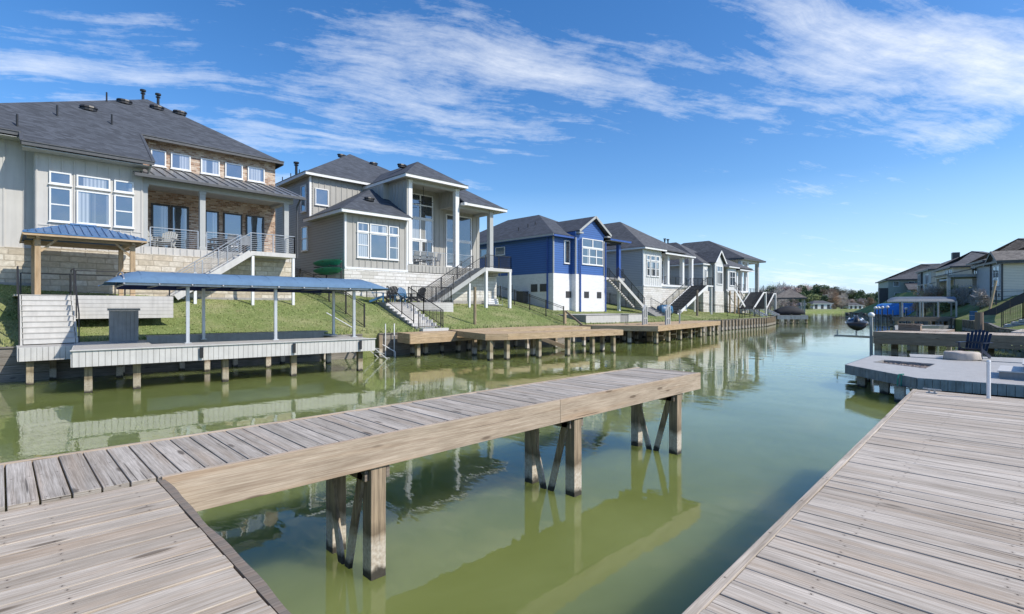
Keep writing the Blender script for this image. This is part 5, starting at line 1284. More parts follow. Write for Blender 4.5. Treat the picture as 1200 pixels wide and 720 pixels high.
# pale boarding ladder at the end of the boat dock
t = thing('boarding_ladder', 'pale metal boarding ladder and handrails dropping from the lawn edge into the water', 'ladder', (12.5, 24.5, 1.2)); mb = MB()
A, B = Vector((12.1, 26, 2.2)), Vector((14.1, 22.6, .25)); mb.tube([A, B], .025, 8); mb.tube([B, B+Vector((0, 0, -.9))], .02, 8)
C2 = Vector((14.35, 23.1, 0)); mb.tube([C2+Vector((0, 0, -.6)), C2+Vector((0, 0, 1.65))], .03, 8); mb.tube([C2+Vector((-.45, .1, -.6)), C2+Vector((-.45, .1, 1.65))], .03, 8)
mesh('handrails', mb, M['whitep'], t, True); mb = MB()
for k in range(6): p = Vector((12.2+k*.28, 21.9, 1.0-k*.24)); mb.bar(p, p+Vector((.1, 1.0, 0)), .10, .02)
mb.bar((11.9, 21.9, 1.1), (13.7, 21.9, -.4), .02, .05); mb.bar((12.0, 22.9, 1.1), (13.8, 22.9, -.4), .02, .05); mesh('treads', mb, M['trimg'], t, True)

# ============================================================ right side: grey composite dock
gd = thing('composite_dock', 'low slate-grey composite dock with an opening of pebbles beyond the right foreground dock', 'dock', (19, 2, 0))
ZG = .69
q = [gp(991.4, 427.7, ZG), gp(1075, 443.3, ZG), gp(1200, 452.5, ZG)]
q = [q[0], q[1], (q[2][0]+.1, q[2][1]), (16.9, -9), (26.6, -9), (25.7, .4), (25.0, 3.45), (23.45, 3.2), (23.5, 4.3)]
hole = [(19.3, 3.35), (18.7, 1.6), (20.7, 1.75), (21.6, 3.5)]
h0, h1_, h2_, h3_ = gp(1024, 424.5, ZG), gp(1085, 432, ZG), gp(1096, 427, ZG), gp(1024, 423, ZG)
pit = [h0, h1_, h2_, gp(1036, 422.2, ZG)]
# deck made of four strips around the pit
def cutdeck(root, poly, hole, z, mat, th=.03, bw=.145):
    mb = MB(); lo = min(p[0] for p in poly); hi = max(p[0] for p in poly)
    def cr(pl, c):
        r = []
        for (p, q_) in zip(pl, pl[1:]+pl[:1]):
            if (p[0]-c)*(q_[0]-c) < 0: s = (c-p[0])/(q_[0]-p[0]); r.append(p[1]+(q_[1]-p[1])*s)
        return sorted(r)
    c = lo
    while c < hi:
        d = min(c+bw, hi); ra, rb = cr(poly, c+.004), cr(poly, d-.004); ha, hb = cr(hole, (c+d)/2), []
        if len(ra) == 2 and len(rb) == 2:
            seg = [(ra[0], rb[0], ra[1], rb[1])]
            if len(ha) == 2: seg = [(ra[0], rb[0], ha[0], ha[0]), (ha[1], ha[1], ra[1], rb[1])]
            for (a0, b0, a1, b1) in seg: mb.board((d, b0, z), (d, b1, z), (c, a1, z), (c, a0, z), th)
        c += bw+.004
    mesh('deck_boards', mb, M[mat], root, True)
cutdeck(gd, q, pit, ZG, 'comp')
mb = MB()
for a, b in ((q[1], q[0]), (q[2], q[1]), (q[0], q[8])): skirt(mb, a, b, ZG-.27, ZG+.006)
mesh('skirting', mb, M['comp_blue'], gd, True)
mb = MB()
for a, b in zip(pit, pit[1:]+pit[:1]): mb.bar((a[0], a[1], ZG-.12), (b[0], b[1], ZG-.12), .02, .26)
mesh('pit_edge', mb, M['comp_d'], gd, True)
cx = sum(p[0] for p in pit)/4; cyy = sum(p[1] for p in pit)/4
mb = MB(); mb.slab([(p[0], p[1], ZG-.11) for p in pit], .05); mesh('pit_floor', mb, M['dirt'], gd, True)
pb = MB(); rr = random.Random(8)
for i in range(520):
    s, t_ = rr.random(), rr.random()
    a = [pit[0][k]+(pit[1][k]-pit[0][k])*s for k in (0, 1)]; b = [pit[3][k]+(pit[2][k]-pit[3][k])*s for k in (0, 1)]
    x, y = a[0]+(b[0]-a[0])*t_, a[1]+(b[1]-a[1])*t_; r_ = rr.uniform(.03, .06)
    pb.lathe((x, y, ZG-.10), [(r_*.5, -r_*.4), (r_, 0), (r_*.6, r_*.6), (r_*.1, r_*.7)], 6, rr.uniform(.8, 1.4), rr.uniform(.7, 1.2))
o = mesh('pebbles', pb, M['pebble']); o['kind'] = 'stuff'; tag(o, 'brown river pebbles filling the long opening in the slate-grey dock', 'pebbles')
piles(gd, [(q[0][0]+.35, q[0][1]-.35), (q[0][0]-.6, q[0][1]-1.1), (q[1][0]+.3, q[1][1]+.4), (22.8, 3.9), (20.6, 4.0), (19.2, 2.0), (21.5, 2.0)], ZG-.28, 'pile', .22)
mb = MB(); mb.bar((q[0][0]+.3, q[0][1]-.3, ZG-.2), (q[1][0]+.3, q[1][1]+.2, ZG-.2), .05, .2); mb.bar((q[0][0]+1.2, q[0][1]-.4, ZG-.2), (18.6, .6, ZG-.2), .05, .2); mesh('joist', mb, M['greybeam'], gd, True)
# steps at its right
x, y = gp(1170, 447, ZG); t = thing('dock_steps', 'low grey composite steps at the right edge of the picture on the slate-grey dock', 'steps', (x, y-.1, ZG), R(0)); mb = MB(); m2 = MB()
s0 = gp(1171, 443, ZG); 
for k in range(3):
    y1 = s0[1]-k*.45; m2.box(s0[0]-.15, s0[0]+1.5, -3.2, y1, ZG+k*.2, ZG+(k+1)*.2-.03); mb.box(s0[0]-.18, s0[0]+1.52, -3.2, y1+.03, ZG+(k+1)*.2-.029, ZG+(k+1)*.2)
mesh('treads', mb, M['comp_l'], t, True); mesh('risers', m2, M['comp_d'], t, True)
# fire pit, chair, rope
x, y = gp(1127, 421.5, ZG); t = thing('covered_fire_pit', 'low round fire pit under a wrinkled beige cover on the slate-grey dock', 'fire pit', (x, y+.0, ZG))
rings = []; rr = random.Random(2); ph = [rr.uniform(0, 6) for _ in range(4)]
for (r_, z) in ((.50, .0), (.51, .05), (.49, .15), (.49, .23), (.46, .265), (.3, .275), (.1, .28)):
    rings.append([(r_*math.cos(a)*(1+.02*math.sin(7*a+ph[0])+.012*math.sin(17*a+ph[1])), r_*math.sin(a)*(1+.02*math.sin(7*a+ph[0])), z+.008*math.sin(5*a+ph[2])) for a in [2*PI*j/48 for j in range(48)]])
mb = MB(); mb.loft(rings); mesh('cover', mb, M['tarp'], t, smooth=True); mb = MB(); mb.lathe((0, 0, 0), [(.47, 0), (.47, .012)], 30); mesh('hem', mb, M['tarp'], t)
x, y = gp(1141, 420.5, ZG); nv = make_adirondack('dark navy plastic adirondack chair standing behind the covered fire pit', 'navy'); nv.location = (x+.1, y, ZG); nv.rotation_euler = (0, 0, R(-105))
x, y = gp(1058, 440, ZG); t = thing('green_rope', 'green rope hanging over the front edge of the slate-grey dock', 'rope', (x, y, ZG)); mb = MB()
mb.tube([(0, -.02, .03), (-.06, .08, .02), (-.09, .1, -.1), (-.08, .1, -.45), (-.12, .09, -.7)], .018, 6); mb.tube([(.02, -.02, .03), (-.03, .02, .02), (-.06, .03, -.25), (-.03, .03, -.62)], .018, 6); mesh('strand', mb, M['greenp'], t)

# ============================================================ brown timber dock with jet ski
jd = thing('wooden_dock', 'high brown double-board timber dock across the right bank behind the navy chair', 'dock', (30.3, 3, 0))
ZJ = 1.3
plank_deck(jd, [(30.2, 5.55), (30.05, -9), (33.2, -9), (33.2, 1.0), (32.3, 5.3)], ZJ, 'deck_l', fh=.58, along='x', fmat='brownwood')
piles(jd, [(30.35, 5.4), (30.35, 4.0), (30.35, 1.6), (32, 5.0), (32.9, 1.5), (32.5, 3.6)], ZJ-.5, 'pile', .26)
plank_deck(jd, [(33.25, 5.2), (33.25, 3.1), (36.5, 3.1), (36.5, 5.2)], ZJ, 'deck_l', fh=.3, fmat='brownwood')
piles(jd, [(36.3, 5), (36.3, 3.3)], ZJ-.3, 'pile', .2)
plank_deck(jd, [(33.25, .8), (33.25, -9), (38, -9), (38, .5)], ZJ+.05, 'deck_l', fh=.3, fmat='comp')
x, y = gp(1065, 389, ZJ); t = thing('timber_box_bench', 'brown horizontal board storage bench on the high timber dock', 'dock box', (32.6, 3.8, ZJ)); x0, x1 = yu(1078.5, 33.0), yu(1052.5, 33.0)
mb = MB()
for k in range(4): mb.box(33.0, 33.04, x0, x1, ZJ+.0+k*.145-.3, ZJ+k*.145-.3+.138)
for k in range(4): mb.box(33.05, 33.6, x1-.04, x1, ZJ+k*.145-.3, ZJ+k*.145-.3+.138)
mb.box(33.05, 33.6, x0+.01, x1-.05, ZJ-.3, ZJ+.26); mesh('side_boards', mb, M['brownwood'], t, True)
mb = MB(); mb.box(32.96, 33.65, x0-.03, x1+.03, ZJ+.285, ZJ+.325); mesh('lid', mb, M['brownwood'], t, True)
# jet ski on its lift
x, y = yu(1003, 31.6), 0
js = thing('jet_ski', 'black and blue jet ski with white seat raised on the lift by the brown dock', 'jet ski', (31.6, yu(1003.5, 31.6), 1.33), R(14))
rings = []
for i in range(15):
    s = i/14; X = -1.45+2.9*s; w = .58*(1-max(0, (s-.55)/.45)**2.2*.93)*(.9+.1*min(s/.15, 1)); keel = -.02+.30*max(0, (s-.6)/.4)**2; deckz = .44+.26*s
    rings.append([(X, 0, keel), (X, w*.42, keel+.06), (X, w*.8, keel+.22), (X, w, .46+.08*s), (X, w*.86, deckz), (X, w*.4, deckz+.05), (X, -w*.4, deckz+.05), (X, -w*.86, deckz), (X, -w, .46+.08*s), (X, -w*.8, keel+.22), (X, -w*.42, keel+.06)])
mb = MB(); mb.loft(rings); mesh('hull', mb, M['black'], js, smooth=True)
rings = []
for i in range(11):
    s = i/10; X = -.1+1.4*s; w = .34*(1-s)**.5+.03; h = .12*math.sin(PI*(.25+.75*s)*.95)**.8+.05
    rings.append([(X, w*math.cos(a), .58+.1*s+h*max(0, math.sin(a))) for a in [PI*j/8 for j in range(9)]])
mb = MB(); mb.loft(rings); mesh('hood', mb, M['bluemetal'], js, smooth=True)
mb = MB(); mb.loft([[(X, w*math.cos(a), zb_+h*math.sin(a)) for a in [PI*j/8 for j in range(9)]] for (X, w, zb_, h) in ((-1.2, .17, .45, .16), (-.95, .2, .45, .36), (-.4, .17, .5, .42), (0, .16, .55, .42), (.15, .14, .6, .36))]); mesh('seat', mb, M['black'], js, smooth=True)
mb = MB(); mb.tube([(.2, -.36, 1.12), (.12, -.1, 1.06), (.12, .1, 1.06), (.2, .36, 1.12)], .035, 8); mb.cyl((.35, 0, .85), (.12, 0, 1.06), .06, seg=8); mesh('handlebar', mb, M['black'], js)
for s in (-1, 1): mb = MB(); mb.lathe((.5, s*.46, .88), [(.03, 0), (.11, .03), (.12, .12), (.05, .18)], 10, .6, 1); mesh('mirror', mb, M['black'], js)
mb = MB()
for s in (-1, 1): mb.bar((-1.2, s*.585, .42), (.5, s*.60, .47), .03, .09)
mesh('side_stripe', mb, M['whitep'], js)
mb = MB(); mb.hexa([(.75, -.12, .87), (1.2, -.05, .76), (1.2, .05, .76), (.75, .12, .87), (.75, -.12, .93), (1.2, -.05, .83), (1.2, .05, .83), (.75, .12, .93)])
for s in (-1, 1): mb.hexa([(.1, s*.30, .66), (1.05, s*.34, .72), (1.05, s*.40, .70), (.1, s*.46, .62), (.1, s*.30, .70), (1.05, s*.32, .76), (1.05, s*.38, .74), (.1, s*.44, .66)])
mesh('white_panel', mb, M['whitep'], js)
js.scale = (.85, .80, .80)
jl = thing('jet_ski_lift', 'grey metal arm and cradle on a tall post holding the jet ski', 'boat lift', (30.9, 5.75, 0)); mb = MB(); mb.bar((30.9, 5.78, -1.2), (30.9, 5.78, 2.0), .12, .12, up=(1, 0, 0)); mesh('post', mb, M['trimg'], jl, True)
mb = MB(); yj = yu(1003.5, 31.6); mb.bar((30.95, 5.75, .98), (31.6, yj+.9, .98), .12, .08); mb.bar((31.0, 5.6, 1.02), (31.3, yj+.9, 1.02), .08, .06)
for d in (-.35, .35): mb.bar((31.6+d-.3, yj+.35-d, 1.0), (31.6+d-.3, yj+.35-d, 1.32), .05, .05, up=(1, 0, 0)); mb.bar((31.6+d+.3, yj-.35-d, 1.0), (31.6+d+.3, yj-.35-d, 1.32), .05, .05, up=(1, 0, 0))
mb.bar((31.6-.5, yj+.9, .98), (31.6+.2, yj-.8, .98), .08, .06)
mesh('cradle', mb, M['steel'], jl, True); mb = MB(); mb.lathe((30.9, 5.78, 2.0), [(.07, 0), (.13, .04), (.15, .13), (.09, .21), (.02, .24)], 14); mesh('lamp_globe', mb, M['whitep'], jl, True, smooth=True)

# ============================================================ far right boat dock with slate canopy
cd = thing('boat_dock', 'old timber boat dock under the slate-grey barrel canopy on the right bank', 'dock', (78, 9, 0))
plank_deck(cd, [(76.6, 12.0), (79.8, 6.6), (84.2, 7.4), (81.2, 12.9)], 1.3, 'deck_l', fh=.5, fmat='greybeam')
piles(cd, [(76.8, 11.8), (77.6, 10.4), (78.5, 8.9), (79.5, 7.2), (81, 13), (83, 9)], .8, 'pile', .28)
cc = thing('boat_lift_canopy', 'slate-grey barrel-vault boat canopy on pale posts on the right bank', 'canopy', (79.5, 10, 0))
Af, Bf = Vector((75.9, 12.6, 0)), Vector((80.2, 6.6, 0)); D = Vector((4.6, .9, 0)); nx, ny = 14, 12; vs = []
for i in range(nx+1):
    s = i/nx; e = min(s, 1-s); k = min(1, (e/.12))**.5
    for j in range(ny+1):
        a = PI*j/ny; p = Af+(Bf-Af)*s+D*(.5-.5*math.cos(a)); vs.append((p.x, p.y, 3.15+.62*math.sin(a)**.8*(.25+.75*k if s < .5 else 1)))
mb = MB(); mb.add(vs, [(i*(ny+1)+j, (i+1)*(ny+1)+j, (i+1)*(ny+1)+j+1, i*(ny+1)+j+1) for i in range(nx) for j in range(ny)]); mesh('fabric', mb, M['canopyg'], cc, True, smooth=True)
for s in (0.22, .48, .52, .74, 1.0):
    for d in (0.02, .95):
        p = Af+(Bf-Af)*s+D*d; mb = MB(); mb.bar((p.x, p.y, 1.3), (p.x, p.y, 3.2), .16, .16, up=(1, 0, 0)); mesh('post', mb, M['trimg'], cc, True)
mb = MB()
for d in (.02, .95): a = Af+D*d; b = Bf+D*d; mb.bar((a.x, a.y, 3.15), (b.x, b.y, 3.15), .1, .14)
mesh('frame', mb, M['steel'], cc, True)
# bright blue canopies
labs = ('leftmost bright blue barrel boat canopy beyond the slate-grey canopy', 'middle bright blue barrel boat canopy beyond the slate-grey canopy', 'rightmost bright blue barrel boat canopy just behind the slate-grey canopy')
for i, (px, lab) in enumerate(((1041, labs[0]), (1050, labs[1]), (1064, labs[2]))):
    Y = (92, 88, 84)[i]; X = (px-600)/F*Y; c = cam_pt(X, Y)
    t = thing('boat_lift_canopy', lab, 'canopy', (c[0], c[1], 0), R(-48), 'bright blue boat canopies'); mb = MB(); vs = []
    for a_ in range(7):
        for j in range(15):
            th = PI*j/14; vs.append((-1.7+3.4*a_/6, -2.0*math.cos(th), 1.35+2.15*math.sin(th)**.75-(.12 if a_ in (0, 6) else 0)))
    mb.add(vs, [(i_*15+j, (i_+1)*15+j, (i_+1)*15+j+1, i_*15+j+1) for i_ in range(6) for j in range(14)]); mesh('fabric', mb, M['canopyb'], t, smooth=True)
    t.scale = (.85, .85, .9)
    for x in (-1.6, 1.6):
        for y in (-1.8, 1.8): mb = MB(); mb.bar((x, y, -.5), (x, y, 2.2), .14, .14, up=(1, 0, 0)); mesh('post', mb, M['trimg'], t)
    mb = MB(); mb.box(-1.8, 1.8, -2.3, -1.85, .9, 1.15); mb.box(-1.8, 1.8, 1.85, 2.3, .9, 1.15); mesh('walkway', mb, M['greybeam'], t)
# lamps
for (px, py, Y, lab) in ((1026, 361.5, 74, 'leftmost white globe lamp on a dark post at the end of the old dock'), (1029.5, 361.5, 75, 'white globe lamp second from the left at the end of the old dock'), (1034, 361, 78, 'larger white globe lamp in front of the blue canopies'), (1040, 360.5, 78, 'white globe lamp immediately left of the slate canopy'), (1062, 362.2, 76, 'white globe lamp under the slate canopy'), (1076, 362.2, 76, 'bright globe lamp right of the middle posts under the slate canopy')):
    c = cam_pt((px-600)/F*Y, Y); zt = HC+(360-py)/F*Y; t = thing('globe_lamp', lab, 'lamp', (c[0], c[1], 0), 0, 'globe lamps along the old docks'); mb = MB(); mb.cyl((0, 0, -1), (0, 0, zt-.1), .06, seg=8); mesh('post', mb, M['dark'], t); mb = MB(); mb.lathe((0, 0, zt-.15), [(.05, -.02), (.2, .1), (.24, .22), (.15, .38), (.03, .42)], 12); mesh('globe', mb, M['whitep'], t, smooth=True)
# jon boat
bq = thing('aluminium_boat', 'low pale flat-bottomed boat moored below the slate-grey canopy', 'boat', (68, 8.3, .1), R(-50)); rings = []
for i in range(9):
    s = i/8; X = -2.3+4.6*s; w = .7*(1-max(0, (s-.7)/.3)**2*.5); b_ = -.05+.3*max(0, (s-.7)/.3)**2; rings.append([(X, -w, .45+.08*s), (X, -w*.8, b_), (X, w*.8, b_), (X, w, .45+.08*s), (X, w*.92, .44+.08*s), (X, w*.74, b_+.05), (X, -w*.74, b_+.05), (X, -w*.92, .44+.08*s)])
mb = MB(); mb.loft(rings); mesh('hull', mb, M['trimg'], bq); mb = MB()
for x in (-1.3, .2, 1.3): mb.box(x-.15, x+.15, -.58, .58, .32, .35)
mesh('thwarts', mb, M['steel'], bq)
timber_pole(gp(1147.5, 384.5, 1.1)[0], gp(1147.5, 384.5, 1.1)[1], 2.15, .24, 'brownwood', 'stout brown mooring pile behind the navy chair on the right bank', name='mooring_pile')
c = cam_pt((1158-600)/F*55, 55); timber_pole(c[0], c[1], HC+31/F*55, .11, 'newwood', 'tall thin fresh timber pole leaning right of the mooring pile', (.6, -.6))
c = cam_pt((1141-600)/F*52, 52); t = thing('portable_cooler', 'stack of pale blue and white plastic bins beside the mooring pile', 'bins', (c[0], c[1], 1.1)); mb = MB(); mb.box(-.5, .1, -.3, .3, 0, .55); mb.box(-.48, .08, -.28, .28, .58, 1.0); mesh('bin', mb, M['bluep'], t, bevel=.03); mb = MB(); mb.box(.15, .7, -.3, .25, 0, .7); mb.box(-.53, .13, -.33, .33, .55, .58); mesh('lid', mb, M['whitep'], t)
# silt fence and walkway to the right
sf = thing('silt_fence', 'low black fabric silt fence crossing the right bank lawn', 'fence', (60, 0, 2)); mb = MB(); pts = []
for (px, py, Y) in ((1120, 375, 66), (1135, 372, 60), (1152, 370, 54), (1168, 364, 50), (1184, 356, 46), (1205, 346, 42)):
    c = cam_pt((px-600)/F*Y, Y); pts.append((c[0], c[1], HC+(360-py)/F*Y))
for a, b in zip(pts[:-1], pts[1:]): mb.bar(a, b, .03, .75)
mesh('fabric', mb, M['silt'], sf, True)
mb = MB()
for p in pts: mb.bar((p[0], p[1], p[2]-1), (p[0], p[1], p[2]+.45), .05, .05, up=(1, 0, 0))
mesh('stake', mb, M['newwood'], sf, True)
bs = thing('bank_stairs', 'grey composite bank stairs with black handrails at the right edge behind the brown dock', 'stairs', (36, -3, 1.4)); tm = MB(); rm = MB()
c = cam_pt((1176-600)/F*34, 34); x0, y0 = c[0], c[1]
for k in range(7): tm.box(x0, x0+2.2, y0-.4-k*.35, y0-k*.35+.02, 1.35+k*.17-.03, 1.35+k*.17); rm.box(x0+.02, x0+2.18, y0-2.8, y0-k*.35, 1.35+k*.17-.17, 1.35+k*.17-.031)
mesh('treads', tm, M['comp_l'], bs, True); mesh('risers', rm, M['comp'], bs, True)
rail(bs, [(x0, y0+.1, 1.2), (x0, y0-.9, 1.7), (x0, y0-2.8, 2.6)], 1.1, 'black', 3, vertical=True); rail(bs, [(x0+2.2, y0+.1, 1.2), (x0+2.2, y0-.9, 1.7), (x0+2.2, y0-2.8, 2.6)], 1.1, 'black', 3, vertical=True)
t = thing('low_hedge', 'small bright green shrub at the right edge beside the brown dock', 'shrub', (29.3, -.2, .7))
hm = MB(); rr = random.Random(4)
for i in range(500):
    a = Vector((rr.gauss(0, .25), rr.gauss(0, .3), abs(rr.gauss(0, .22)))); n1 = Vector((rr.gauss(0, 1), rr.gauss(0, 1), rr.gauss(0, 1))).normalized(); n2 = n1.orthogonal().normalized(); s = .05
    hm.add([a, a+n1*s, a+n1*s+n2*s*.6, a+n2*s*.6], [(0, 1, 2, 3)])
mesh('leaves', hm, M['leaf_lt'], t); mb = MB(); mb.cyl((0, 0, -.9), (0, 0, .1), .03, seg=6); mesh('stem', mb, M['bark'], t)

# ============================================================ right row of houses (local frame rotated 17 degrees)
RX, RY, RB = 82.5, 2.8, R(17)
def rhouse(name, label, x0, x1, yf, yb, z0, ze, zb, wall, base, roofm, apex1, apex2, zr, fasc='gutter', endwall=None):
    e1 = (math.cos(RB), math.sin(RB)); e2 = (-math.sin(RB), math.cos(RB)); lx, ly = (x0+x1)/2, (yf+yb)/2
    o = thing(name, label, 'house', (RX+e1[0]*lx+e2[0]*ly, RY+e1[1]*lx+e2[1]*ly, 0), RB)
    X0, X1, YF, YB = x0-lx, x1-lx, yf-ly, yb-ly
    wallbox(o, wall, [(X0, X1, YB, YF, zb, ze)], world=False)
    if endwall: wallbox(o, endwall, [(X0-.02, X0+.02, YB+.05, YF-.05, zb+.05, ze)], name='end_wall', world=False)
    wallbox(o, base, [(X0-.04, X1+.04, YB-.04, YF+.04, z0, zb-.004)], name='base_wall', world=False)
    F_, E_ = hip(X0-.5, X1+.5, YB-.5, YF+.5, ze+.1, apex1[0]-lx, apex1[1]-ly, zr, apex2[0]-lx, apex2[1]-ly)
    roof(o, F_, roofm, .14, [(E_[0], E_[1]), (E_[3], E_[2]), (E_[0], E_[3])], fasc, [(X0-.45, YB-.45, ze-.03), (X1+.45, YB-.45, ze-.03), (X1+.45, YF+.45, ze-.03), (X0-.45, YF+.45, ze-.03)], world=False)
    return o, lx, ly
r1, lx, ly = rhouse('beige_house', 'nearest beige house on the right bank with brown roof and small gable', 0, 9, 0, -15, 2.6, 7.75, 4.5, 'slate_shade_wall', 'cream', 'shingleb', (5, -6), (5, -9), 10.9, endwall='lapbeige')  # canal wall gets bluish shade in its colour; end wall stays beige
mb = MB(); x_, y_ = 1.9-lx, 0-ly
mb.add([(x_-2.0, y_+.03, 7.7), (x_+2.0, y_+.03, 7.7), (x_, y_+.03, 9.0), (x_-2.0, y_-.4, 7.7), (x_+2.0, y_-.4, 7.7), (x_, y_-.4, 9.0)], [(0, 1, 2), (5, 4, 3), (0, 2, 5, 3), (1, 4, 5, 2)]); mesh('gable_wall', mb, M['slate_shade_wall'], r1)
roof(r1, [[(x_-2.4, y_+.5, 7.6), (x_, y_+.5, 9.15), (x_, y_-5, 9.15), (x_-2.4, y_-5, 7.6)], [(x_, y_+.5, 9.15), (x_+2.4, y_+.5, 7.6), (x_+2.4, y_-5, 7.6), (x_, y_-5, 9.15)]], 'shingleb', .12, world=False)
mb = MB(); mb.bar((x_-2.4, y_+.52, 7.52), (x_, y_+.52, 9.05), .06, .2); mb.bar((x_, y_+.52, 9.05), (x_+2.4, y_+.52, 7.52), .06, .2); mesh('barge_board', mb, M['gutter'], r1)
window(r1, 'y+', -ly, .6-lx, 3.0-lx, 5.0, 7.4, (.5,), (.33, .66), world=False, fw=.12)
mb = MB(); mb.box(-lx-.08, -lx+.06, -ly-.1, -ly+.06, 2.8, 7.7); mb.box(3.35-lx, 3.5-lx, -ly, -ly+.15, 2.8, 7.7); mesh('downspout', mb, M['dark'], r1)
wallbox(r1, 'slate_shade_wall', [(4.0-lx, 9.02-lx, -ly-.02, -ly+.05, 3.2, 7.8)], name='screen_wall', world=False)
for x in (.6, 1.7): wallbox(r1, 'dark', [(x-lx, x+.4-lx, -ly+.03, -ly+.07, 3.7, 4.1)], name='crawl_vent', world=False)
fe = thing('timber_fence', 'wire fence with timber posts in front of the nearest beige house on the right', 'fence', (81, 1, 3)); mb = MB()
e2v = Vector((math.sin(RB), -math.cos(RB), 0)); p0 = Vector((80.5, 3.2, 2.9))
for k in range(7): p = p0+e2v*k*2.4+Vector((0, 0, .05*k)); mb.bar(p-Vector((0, 0, .5)), p+Vector((0, 0, 1.5)), .14, .14, up=(1, 0, 0))
mesh('post', mb, M['dark'], fe, True); mb = MB()
for z in (.3, .8, 1.35): mb.bar(p0+Vector((0, 0, z)), p0+e2v*14.4+Vector((0, 0, z+.3)), .03, .05)
mesh('rails', mb, M['dark'], fe, True)
r2, lx, ly = rhouse('tan_house', 'tan-roofed house with a deep shaded patio behind the nearest beige house', 9.3, 15.5, -1.0, -14, 3, 8.5, 4.8, 'slate_shade_wall', 'cream', 'shingleb', (12.5, -5), (12.5, -9), 11.6)
wallbox(r2, 'trimg', [(9.3-lx, 16-lx, -1-ly, 3-ly, 6.5, 6.85)], name='patio_beam', world=False); roof(r2, [[(9.0-lx, 3.4-ly, 6.9), (9.0-lx, -1-ly, 7.9), (16.2-lx, -1-ly, 7.9), (16.2-lx, 3.4-ly, 6.9)][::-1]], 'shingleb', .1, world=False, name='patio_roof')
for x in (9.6, 15.6): post(r2, x-lx, 2.8-ly, 3, 6.5, .35, 'cream', world=False)
wallbox(r2, 'dark', [(9.6-lx, 15-lx, -.99-ly, -.93-ly, 4.9, 6.4)], name='patio_shade_panel', world=False)  # dark panel painted in for the shade inside the patio
window(r2, 'y+', -1-ly, 13-lx, 14.6-lx, 7.0, 8.3, (.5,), world=False)
r3, lx, ly = rhouse('cream_house', 'pale-walled house with a dark hip roof in the middle of the right row', 20.4, 31, 0, -10, 3, 8.5, 4.8, 'cream', 'slate_shade_wall', 'shinglem', (27.5, -3.8), (29, -5.5), 11.4, endwall='cream')
for x in (21, 23.2): window(r3, 'y+', -ly, x-lx, x+1.6-lx, 6.7, 8.3, (.5,), world=False)
window(r3, 'x-', 20.4-lx-.02, -5-ly, -3-ly, 7.6, 8.3, world=False)
wallbox(r3, 'dark', [(20.3-lx, 20.36-lx, -8-ly, -2-ly, 8.2, 8.45)], name='shutter_band', world=False)
roof(r3, [[(19.5-lx, 3-ly, 6.1), (19.5-lx, 0-ly, 6.7), (30-lx, 0-ly, 6.7), (30-lx, 3-ly, 6.1)][::-1]], 'metalroof', .1, world=False, name='patio_roof')
for x in (19.8, 24, 29): post(r3, x-lx, 2.7-ly, 3, 6.1, .3, 'trim', world=False)
r4, lx, ly = rhouse('dark_trim_house', 'right-bank house with a dark corner window tower and dark chimney', 34.5, 44, 0, -10, 3, 9.0, 5.0, 'slate_shade_wall', 'brick', 'shinglem', (38, -4.5), (41, -5), 11.3, endwall='cream')
wallbox(r4, 'dark', [(41-lx, 44.1-lx, -.5-ly, .25-ly, 5, 9.05)], name='corner_tower', world=False); window(r4, 'y+', .25-ly, 41.6-lx, 43.4-lx, 6, 8.6, (.5,), (.5,), world=False); window(r4, 'y+', -ly, 36-lx, 38.5-lx, 6, 8.4, (.5,), world=False)
for x in (36, 38, 40): window(r4, 'y+', .04-ly, x-lx, x+.9-lx, 3.6, 4.7, world=False)
wallbox(r4, 'dark', [(38.5-lx, 39.5-lx, -4.8-ly, -3.8-ly, 10, 12.2)], name='chimney', world=False)
r5, lx, ly = rhouse('sage_house', 'sage-green house with a broad grey hip roof, farthest on the right bank', 50, 64, 4.0, -12, 2.5, 8.0, 4.0, 'greenwall', 'greenwall', 'shinglem', (56.5, -2.5), (56.5, -5.5), 11.5)
wallbox(r5, 'greenwall', [(46-lx, 50-lx, -9-ly, 1-ly, 2.6, 5.9)], name='lower_wing', world=False)
roof(r5, [[(45.6-lx, -9.4-ly, 5.9), (50-lx, -9.4-ly, 7.4), (50-lx, 1.4-ly, 7.4), (45.6-lx, 1.4-ly, 5.9)][::-1]], 'shinglem', .12, world=False, name='lower_roof')
for y in (-6.5, -4, -1.5): window(r5, 'x-', 46-lx, y-ly, y+.8-ly, 4.4, 5.4, world=False)
for (y, z) in ((2, 4.4), (-.3, 6.6), (2.2, 6.7)): window(r5, 'x-', 50-lx, y-ly, y+1.0-ly, z, z+1.0, world=False)
wallbox(r5, 'dark', [(50.2-lx, 52-lx, 4-ly, 5.5-ly, 2.5, 6.4)], name='porch_block', world=False)
for (hh, x, y, z) in ((r1, 3.5, -6, 10.1), (r1, 6, -7, 10.8), (r3, 24, -5, 10.5), (r4, 37.4, -4.5, 11.1), (r5, 56.5, -4, 11.4)):
    pass
# extra pieces of grass silhouettes on the far right point come from the ground sheet

